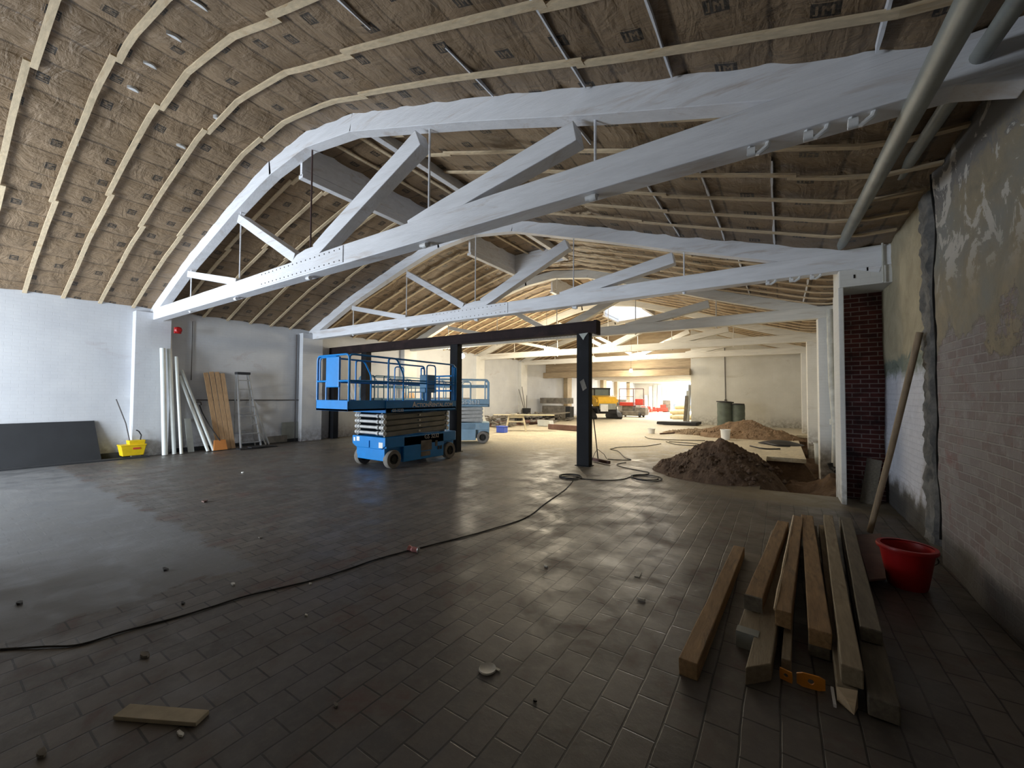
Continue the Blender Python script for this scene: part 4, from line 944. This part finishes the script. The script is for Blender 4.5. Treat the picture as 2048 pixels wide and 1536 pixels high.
    h0, h1 = at('Z', .05, 1185, 918), at('Z', .05, 1219, 925); m0 = at('Z', .1, 1196, 917)
    b = MB(); b.beam(h0, h1, .07, .07); b.build('broom_head', 'rust', T, bevel=.01)
    b = MB(); b.tube([m0, (-3.37, 8.25, 1.0)], .012, 8); b.build('broom_handle', 'blk', T, smooth=True)
    b = MB(); mm = Vector(m0); b.tube([mm+Vector((-.12, -.05, -.03)), mm+Vector((-.05, -.02, .15)), mm+Vector((0, 0, .2)), mm+Vector((.12, .05, .1)), mm+Vector((.17, .08, 0))], .006, 6); b.build('broom_brace', 'blk', T)
    # blue tote, work stand with boards
    p = fpt(1004, 865); T = thing('tote', p, 'small blue plastic tote on the floor before the work stand', 'tote'); b = MB(); b.box(p.x-.19, p.x+.19, p.y-.14, p.y+.14, 0, .24); b.build('tote_body', 'crate', T, bevel=.02); b = MB(); b.box(p.x-.21, p.x+.21, p.y-.16, p.y+.16, .235, .26); b.build('rim', 'crate', T, bevel=.01)
    p = fpt(1032, 862); T = thing('work_stand', p, 'cream plastic sawhorse work stand in the middle distance', 'work stand'); c = p; rot = Matrix.Rotation(.55, 3, 'Z')
    def W(x, y, z): return c+rot@Vector((x, y, 0))+Vector((0, 0, z))
    for sx in (-1, 1):
        for sy in (-1, 1): b = MB(); b.beam(W(sx*.42, sy*.28, 0), W(sx*.30, sy*.10, .62), .07, .05, (1, 0, 0)); b.build('leg', 'cream', T, bevel=.01)
        b = MB(); b.beam(W(sx*.38, -.22, .25), W(sx*.38, .22, .25), .04, .08); b.build('crossbar', 'cream', T)
    b = MB(); b.beam(W(-.36, 0, .4), W(.36, 0, .4), .36, .05); b.beam(W(-.34, 0, .60), W(.34, 0, .60), .24, .10); b.build('shelf', 'cream', T, bevel=.01)
    b = MB(); b.beam(W(-.95, 0, .675), W(1.6, 0, .675), .35, .03); b.build('bench_board', 'cream', label='long pale board lying on the sawhorse work stand', cat='board')
    b = MB(); b.lathe([(.02, 0), (.14, 0), (.15, .04), (.12, .05), (.02, .03)], W(-.1, 0, .695), n=16); b.build('cord_coil', 'alu', label='small metal coil lying on the long pale board', cat='coil')
    b = MB(); b.box(c.x-.06, c.x+.16, c.y-.02, c.y+.2, .43, .56); b.lathe([(0, 0), (.05, 0), (.05, .05), (0, .05)], (c.x+.05, c.y-.04, .48), (0, -1, 0), 12); b.build('power_tool', 'blk', label='small dark power tool on the shelf of the work stand', cat='tool')
    # materials stacked along the left wall in the third bay
    p = fpt(985, 852); b = MB(); vs = []; fs = []; nx, ny = 20, 12
    q0 = Vector((-12.3, 12.9, 0))
    for j in range(ny+1):
        for i in range(nx+1):
            u, v = i/nx, j/ny; x = q0.x+u*.9; y = q0.y+v*2.3; e = min(u, 1-u, v, 1-v); z = .62*min(1, e*8+.0)+.07*noise.noise((x*3, y*3, 0))
            vs.append((x, y, max(0, z)))
    for j in range(ny):
        for i in range(nx): k = j*(nx+1)+i; fs.append((k, k+1, k+nx+2, k+nx+1))
    b.add(vs, fs); b.build('covered_stack', 'tarp', smooth=True, label='stack wrapped in translucent plastic sheet behind the pale blue lift', cat='covered stack')
    for k in range(6):
        a = Vector((-11.6+.16*(k % 3), 15.2+.1*k, .06+.11*(k//3))); L = 3.6-.3*(k % 3)
        b = MB(); b.beam(a, a+Vector((.5+.1*k, L, 0)), .14, .10); b.build('steel_channel', 'rust', label='rusty brown steel length in the low pile behind the work stand', cat='steel length', group='rusty steel lengths piled behind the work stand')
    for k in range(5):
        a = Vector((-12.0+.28*k, 17.6+.15*k, .3+.02*k)); b = MB(); b.beam(a, a+Vector((.6, 3.2, .14)), .2, .05); b.build('grey_board', 'clutter', label='long grey board lying on the rubbish heap along the left wall', cat='board', group='grey boards heaped along the left wall')
    b = MB(); R = random.Random(5)
    for _ in range(200):
        x, y = R.uniform(-12.45, -10.4), R.uniform(14.8, 22); s = R.uniform(.06, .3); z = R.uniform(0, .42)*(1 if x < -11.2 else .4); a = R.uniform(0, 3)
        b.beam((x, y, z+.03), (x+s*math.cos(a)*2, y+s*math.sin(a)*2, z+R.uniform(.03, .12)), R.uniform(.05, .2), R.uniform(.02, .1))
    b.build('rubbish_heap', 'clutter', kind='stuff', label='grey heap of building rubbish along the far left wall', cat='rubbish')
    p = fpt(1115, 852); b = MB(); b.beam(at('Z', .12, 1098, 853), at('Z', .12, 1170, 858), .16, .22); b.build('steel_beam', 'rust', bevel=.01, label='low dirty steel beam on the floor left of the right column', cat='beam')
    b = MB(); p = fpt(1088, 853); b.poly([(p.x-.35, p.y, .02), (p.x+.35, p.y, .02), (p.x+.28, p.y, .28), (p.x-.38, p.y, .3)], .4, (0, 1, 0)); b.build('plastic_bag', 'tarp', label='pale crumpled bag beside the low steel beam', cat='bag')
    T = thing('cabinet', (-11.5, 22.4, 0), 'grey metal cabinet with open dark shelf in the far left corner', 'cabinet')
    b = MB(); b.box(-12.5, -10.9, 22.2, 22.9, 0, .85); b.build('body', 'clutter', T, bevel=.01); b = MB(); b.box(-12.6, -10.7, 22.1, 22.95, 1.0, 1.35); b.build('top_box', 'clutter', T, bevel=.01)
    b = MB(); b.box(-10.91, -10.6, 22.25, 22.8, .05, .82); b.build('open_bay', 'blk', T)
    # bin with long handled tools
    T = thing('tool_bin', (-12.3, 20.0, 0), 'black bin with long handled tools by the left wall beyond the work stand', 'bin'); b = MB(); b.lathe([(0, 0), (.2, 0), (.26, .75), (.24, .75), (0, .1)], (-12.3, 20.0, 0), n=16); b.build('bin_body', 'blk', T, smooth=True)
    for k, (dx, dy, z) in enumerate(((-.15, -.1, 2.0), (-.2, -.25, 1.85), (-.05, .1, 1.5))): b = MB(); b.tube([(-12.3, 20.0, .2), (-12.3+dx*1.5, 20.0+dy*1.5, z)], .018, 6); b.build('garden_rake', 'conduit', label=['tallest', 'middle', 'shortest'][k]+' of the tool handles standing in the black bin', cat='tool handle')
    # bay behind the lifts: orange planks against the wall, white board
    for k in range(3):
        b = MB(); y = 11.2+.2*k; b.beam((-12.3, y+.3*(1 if k < 2 else -1), .02), (-12.8, y-.15*(1 if k != 1 else -1), 2.1), .14, .03, (1, 0, .2)); b.build('plank', 'pine', label=['left', 'middle', 'right'][k]+' of the orange planks leaning on the left wall behind the blue lifts', cat='plank')
    b = MB(); b.beam((-12.1, 8.95, .02), (-12.6, 8.6, 1.9), .16, .03, (1, 0, .2)); b.build('board', 'white', label='white board leaning just behind the left end of the steel frame', cat='board')
    b = MB(); b.tube([(XL+.03, 12.9, 1.36), (XL+.03, 15.5, 1.34), (XL+.03, 15.5, .7)], .016, 6); b.build('wall_pipe', 'conduit', label='dark horizontal pipe on the left wall beyond the steel frame', cat='pipe')
    # hanging lamps
    for k, (px, py, y, lab) in enumerate(((925, 710, 12.1, 'lit bulb seen beside the middle steel column'), (1093, 697, 14.6, 'lit bulb hanging between the middle and right steel columns'), (1262, 740, 22.0, 'lit bulb hanging before the far opening'))):
        p = at('Y', y, px, py); T = thing('hanging_lamp', p, lab, 'lamp'); b = MB(); b.lathe([(0, -.135), (.05, -.12), (.088, -.07), (.085, -.01), (.04, .045), (.022, .06)], p, n=16); b.build('bulb', 'bulb', T, smooth=True)
        b = MB(); b.lathe([(.024, .055), (.03, .06), (.03, .11), (0, .115)], p, n=12); b.build('socket', 'blk', T); b = MB(); top = prof(p.x)-.1 if p.y < 23 else 3.0
        b.cyl(p+Vector((0, 0, .11)), (p.x, p.y, top), .006, 6); b.build('cable', 'cord', T)
        l = bpy.data.lights.new('bulb_light', 'POINT'); l.energy = (90, 190, 110)[k]; l.color = (1, .86, .62); l.shadow_soft_size = .10; o = bpy.data.objects.new('bulb_light', l); o.location = p+Vector((0, 0, -.3)); COL.objects.link(o)
middle()

def far():
    # compact track loader
    T = thing('track_loader', (-9.9, 25.4, 0), 'yellow compact track loader parked beyond the right steel column', 'loader'); c = Vector((-9.9, 25.6, 0)); A = Matrix.Rotation(math.radians(-48), 3, 'Z')
    def W(x, y, z): return c+A@Vector((x, y, 0))+Vector((0, 0, z))
    def BX(b, x0, x1, y0, y1, z0, z1):
        return b.add([W(x0, y0, z0), W(x1, y0, z0), W(x1, y1, z0), W(x0, y1, z0), W(x0, y0, z1), W(x1, y0, z1), W(x1, y1, z1), W(x0, y1, z1)], [(0, 3, 2, 1), (4, 5, 6, 7), (0, 1, 5, 4), (1, 2, 6, 5), (2, 3, 7, 6), (3, 0, 4, 7)])
    # local x: left(-)=front, right(+)=rear
    for sy in (-1, 1):
        y0, y1 = (sy*.85-.17, sy*.85+.17); b = MB(); b.poly([W(-1.1, y0, .12), W(-.95, y0, 0), W(.95, y0, 0), W(1.1, y0, .14), W(.75, y0, .42), W(.1, y0, .68), W(-.2, y0, .68), W(-1.0, y0, .4)], .34, A@Vector((0, 1, 0))); b.build('track', 'blk', T, bevel=.03)
    b = MB(); BX(b, -.9, 1.0, -.65, .65, .35, .8); b.build('frame', 'dark', T)
    b = MB(); b.poly([W(.0, -.62, .75), W(1.05, -.62, .85), W(1.12, -.62, 1.15), W(1.0, -.62, 1.42), W(.1, -.62, 1.52), W(-.2, -.62, 1.35)], 1.24, A@Vector((0, 1, 0))); b.build('engine_cover', 'catyel', T, bevel=.04)
    b = MB(); BX(b, 1.06, 1.14, -.55, .55, .62, 1.0); b.build('rear_grille', 'pipe', T, bevel=.02)
    b = MB(); BX(b, 1.14, 1.16, -.5, .0, .5, .95); b.build('number_plate', 'white', T)
    b = MB(); BX(b, -1.0, .1, -.5, .5, .9, 1.95); b.build('cab', 'glass', T, bevel=.04)
    b = MB(); BX(b, -1.05, .2, -.55, .55, 1.93, 2.02); [BX(b, x, x+.07, y, y+.06, .8, 1.95) for x in (-1.03, .05) for y in (-.55, .49)]; b.build('cab_frame', 'blk', T)
    for sy in (-.72, .66):
        b = MB(); b.poly([W(1.0, sy, 1.25), W(.2, sy, 1.52), W(-.9, sy, 1.1), W(-1.5, sy, .45), W(-1.35, sy, .4), W(-.8, sy, .92), W(.2, sy, 1.32), W(1.0, sy, 1.08)], .08, A@Vector((0, 1, 0))); b.build('lift_arm', 'catyel', T, bevel=.01)
    b = MB(); b.tube([W(-.1, -1.05, .75), W(.45, -1.05, .65), W(.75, -1.05, .4), W(.95, -1.05, .12)], .07, 8); b.build('track_guard', 'cream', T, smooth=True)
    p = fpt(1229, 836); b = MB(); b.box(p.x-.2, p.x+.2, p.y-.15, p.y+.15, 0, .75); b.build('grey_box', 'pvc2', bevel=.02, label='narrow pale box standing at the rear of the yellow loader', cat='box')
    # red lift
    c2 = fpt(1266, 834); T = thing('platform_lift', c2, 'small red platform lift with a cage behind the yellow loader', 'lift'); B = lambda b, x0, x1, y0, y1, z0, z1: b.box(c2.x+x0, c2.x+x1, c2.y+y0, c2.y+y1, z0, z1)
    b = MB(); B(b, -.9, .6, -.4, .6, .1, .45); B(b, .2, .95, -.3, .5, .15, .7); b.build('base', 'clutter', T, bevel=.04)
    for dx in (-.7, .6):
        for dy in (-.42, .5): b = MB(); b.wheel((c2.x+dx, c2.y+dy, .16), .16, .12, 16); b.build('wheel', 'blk', T, smooth=True)
    b = MB(); B(b, -.7, .1, -.3, .5, .45, .8); b.build('turret', 'clutter', T, bevel=.04)
    b = MB(); B(b, -.85, .15, -.4, .4, .8, 1.05); b.build('basket_floor', 'redpaint', T, bevel=.02)
    b = MB(); B(b, .2, .75, -.2, .4, .85, 1.3); b.build('motor_cover', 'redpaint', T, bevel=.05)
    b = MB()
    for x in (-.85, .15, .85): b.cyl((c2.x+x, c2.y-.38, .85), (c2.x+x, c2.y-.38, 2.0), .03, 8)
    b.cyl((c2.x-.85, c2.y-.38, 2.0), (c2.x+.85, c2.y-.38, 2.0), .03, 8); b.cyl((c2.x-.85, c2.y-.38, 1.45), (c2.x+.15, c2.y-.38, 1.45), .02, 8); b.build('cage', 'rust', T, smooth=True)
    # grey cart between
    b = MB(); p = fpt(1240, 829); b.box(p.x-.6, p.x+.5, p.y, p.y+.8, .85, 1.2); b.box(p.x-.5, p.x+.4, p.y+.1, p.y+.7, 0.0, .85); b.build('equipment_cart', 'clutter', bevel=.03, label='dark grey equipment cart between the yellow loader and the red lift', cat='cart')
    # red tools on the far floor
    for k, (px, py, s, lab) in enumerate(((1288, 828, .5, 'red machine nearest the red lift on the far floor'), (1298, 825, .4, 'small red machine in the middle of the far floor'), (1326, 824, .55, 'red machine beside the grey box at the far door'), (1309, 824, .3, 'smallest red tool on the far floor'))):
        p = fpt(px, py); b = MB(); b.box(p.x-s, p.x+s*.7, p.y-.3, p.y+.3, .05, .45*s+.15); b.box(p.x-s*.4, p.x+s*.4, p.y-.2, p.y+.2, .2, .9*s+.2); b.lathe([(0, -.05), (.16, -.05), (.16, .05), (0, .05)], (p.x-s*.7, p.y-.3, .16), (0, 1, 0), 12); b.build('red_machine', 'redpaint', bevel=.04, label=lab, cat='machine')
    b = MB(); p = fpt(1333, 824); b.box(p.x-.35, p.x+.35, p.y, p.y+.6, 0, 1.1); b.build('grey_box', 'clutter', bevel=.02, label='grey box standing beside the far bright door', cat='box')
    # pale sheets and boards leaning on the far wall
    for k in range(7):
        x = -11.9+.42*k; hgt = (1.6, 1.6, 2.5, 2.7, 2.6, 2.4, 2.2)[k]; b = MB(); b.beam((x, 42.2, 0), (x-.25+.03*k, 42.93, hgt), .34, .05, (0, 1, 0)); b.build('panel', 'white' if k % 3 else 'tarp', label='pale panel leaning on the far end wall left of the door', cat='panel', group='pale panels leaning on the far end wall')
    # cream bags, boards and black sheet at the opening edge
    R = random.Random(2)
    for k in range(7):
        p = fpt(1343+5*(k % 4)+rnd.uniform(-1, 1), 838+rnd.uniform(-1, 1)); z = .0+.32*(k//4)+(.32 if k == 6 else 0); b = MB(); vs = []; 
        b.lathe([(0, -.5), (.16, -.48), (.24, -.3), (.25, .3), (.16, .48), (0, .5)], (p.x+.3, p.y+.4, z+.17), (1, .3*R.uniform(-1, 1), .05), 12)
        for v in b.v: v.z = z+(v.z-z)*.75
        b.build('bag', 'cardb', smooth=True, label='cream bag in the pile at the edge of the wide opening', cat='bag', group='cream bags piled at the opening')
    b = MB(); p = fpt(1352, 850); b.poly([(p.x-.9, p.y-.4, .02), (p.x+1.0, p.y-.2, .02), (p.x+1.1, p.y+.7, .03), (p.x-.3, p.y+.5, .02)], .16, (.15, 0, 1)); b.build('black_sheet', 'blk', bevel=.03, label='folded black sheet on the floor at the corner of the end wall', cat='sheet')
    for k, (px, py0, py1, m) in enumerate(((1372, 846, 782, 'tarp'), (1376, 845, 770, 'alu'), (1369, 846, 792, 'clutter'))):
        p = fpt(px, py0); q = at('Y', 23.4, px+4, py1); b = MB(); b.beam(p, (q.x, 23.4, q.z), .14, .05, (0, 1, 0)); b.build('board', m, label=['pale', 'metal', 'grey'][k]+' board leaning on the edge of the end wall opening', cat='board')
far()

# ------------------------------------------------------------------ litter near the camera
def litter():
    T = thing('crushed_can', fpt(825, 1104), 'crushed red and white drink can beside the black cord', 'can'); p = fpt(825, 1104); b = MB()
    b.tube([p+Vector((-.055, 0, .028)), p+Vector((-.02, .01, .020)), p+Vector((.01, .0, .028)), p+Vector((.055, .02, .022))], [.028, .020, .026, .024], 10); b.build('can_body', 'canred', T); b = MB(); b.lathe([(0, 0), (.026, 0), (.028, .008), (0, .01)], p+Vector((.052, .02, .024)), (1, .3, 0), 12); b.build('can_end', 'alu', T)
    p = fpt(975, 1340); b = MB(); b.lathe([(0, .006), (.038, .006), (.046, .012), (.048, .004), (.044, 0), (0, 0)], p, n=28); b.box(p.x+.03, p.x+.062, p.y+.02, p.y+.035, .003, .008); b.build('cup_lid', 'paper', smooth=True, label='round white plastic cup lid lying on the near floor', cat='lid')
    p = fpt(1277, 1150); b = MB(); b.poly([(p.x-.02, p.y-.05, .001), (p.x+.02, p.y-.045, .001), (p.x+.015, p.y+.05, .004), (p.x-.03, p.y+.04, .003)], .004, (0, 0, 1)); b.build('paper_scrap', 'paper', label='small white card lying on the floor left of the lumber pile', cat='paper scrap')
    a, c = fpt(243, 1429), fpt(405, 1442); b = MB(); b.beam(a+Vector((0, 0, .012)), c+Vector((0, 0, .012)), .075, .02, jit=.04); b.build('wood_offcut', 'palewood2', bevel=.002, label='pale wood offcut lying on the floor at the lower left', cat='offcut')
    for (px, py, s, m, lab) in ((38, 1208, .05, 'blk', 'black and white scrap at the left edge of the floor'), (467, 1170, .04, 'paper', 'small grey scrap lying left of the cord'), (330, 1140, .05, 'blk', 'dark flake on the smooth grey screed'),
                             (290, 1312, .06, 'clutter', 'broken grey chip below the black cord'), (365, 1208, .035, 'blk', 'dark crumb just above the black cord'), (620, 1169, .03, 'paper', 'white shred beside the black cord'), (360, 1470, .03, 'paper', 'tiny white bit near the pale wood offcut'),
                             (85, 1512, .05, 'clutter', 'grey chip at the bottom left corner'), (672, 1414, .03, 'clutter', 'small stone near the bottom centre'), (1070, 1403, .02, 'blk', 'dark pebble right of the cup lid'), (612, 1232, .02, 'paper', 'white fleck below the cord in the middle'),
                             (1092, 1134, .03, 'paper', 'pale shred on the shiny paving'), (485, 946, .06, 'paper', 'white splash on the floor before the blue lift'), (410, 1004, .09, 'rust', 'brown scrap on the floor at left'), (1283, 1200, .05, 'paper', 'pale flake below the small white card'), (520, 1076, .04, 'clutter', 'small grey scrap beyond the screed edge')):
        p = fpt(px, py); R = random.Random(px); n = 7; pts = []
        for k in range(n): a = 2*PI*k/n; r = s*.5*R.uniform(.5, 1.1); pts.append((p.x+r*math.cos(a)*1.6, p.y+r*math.sin(a)*.8, .001+.1*s*R.random()))
        b = MB(); b.poly(pts, .006+.12*s, (0, 0, 1)); b.build('floor_scrap', m, label=lab, cat='scrap')
MAT['canred'] = M('red_white_can', (.62, .28, .28), .4, .3, grime=(.75, .70, .70), sc=30)
MAT['palewood2'] = M('bleached_offcut', (.46, .40, .29), .8, var=.25, sc=8, grime=(.36, .40, .38))
litter()

# ------------------------------------------------------------------ light
W = bpy.data.worlds.new('sky'); S.world = W; W.use_nodes = True; bg = W.node_tree.nodes['Background']; bg.inputs[0].default_value = (.80, .90, 1, 1); bg.inputs[1].default_value = 1.1
def area(name, loc, rot, sx, sy, e, col):
    l = bpy.data.lights.new(name, 'AREA'); l.shape = 'RECTANGLE'; l.size = sx; l.size_y = sy; l.energy = e; l.color = col
    o = bpy.data.objects.new(name, l); o.location = loc; o.rotation_euler = rot; COL.objects.link(o); return o
area('daylight_front_opening', (-10.4, -4.0, 1.6), (PI/2-.2, 0, 0), 4.2, 2.7, 640, (.84, .92, 1))
area('daylight_street_door', (-8.05, 42.9, 1.5), (-PI/2, 0, 0), 2.0, 2.8, 900, (1, .98, .95))
area('daylight_skylight_rear', ((PX0+PX1)/2, 21.75, 6.3), (0, 0, 0), 1.5, 1.4, 25, (.85, .93, 1))
area('daylight_skylight', ((PX0+PX1)/2, 17.85, 6.3), (0, 0, 0), 1.5, 1.6, 18, (.85, .93, 1))
area('fill_light_bay', (-6.5, 13.9, 4.9), (0, 0, 0), 4, 2.2, 150, (1, .90, .70))  # unseen fill added to brighten the rear bays, no fixture there
area('fill_light_bay', (-6.5, 18.9, 4.9), (0, 0, 0), 4, 2.2, 170, (1, .90, .72))  # second added fill, brightening the bay farther back
area('second_room_rooflight', (-7, 33, 2.78), (0, 0, 0), 7, 12, 900, (1, .95, .84))
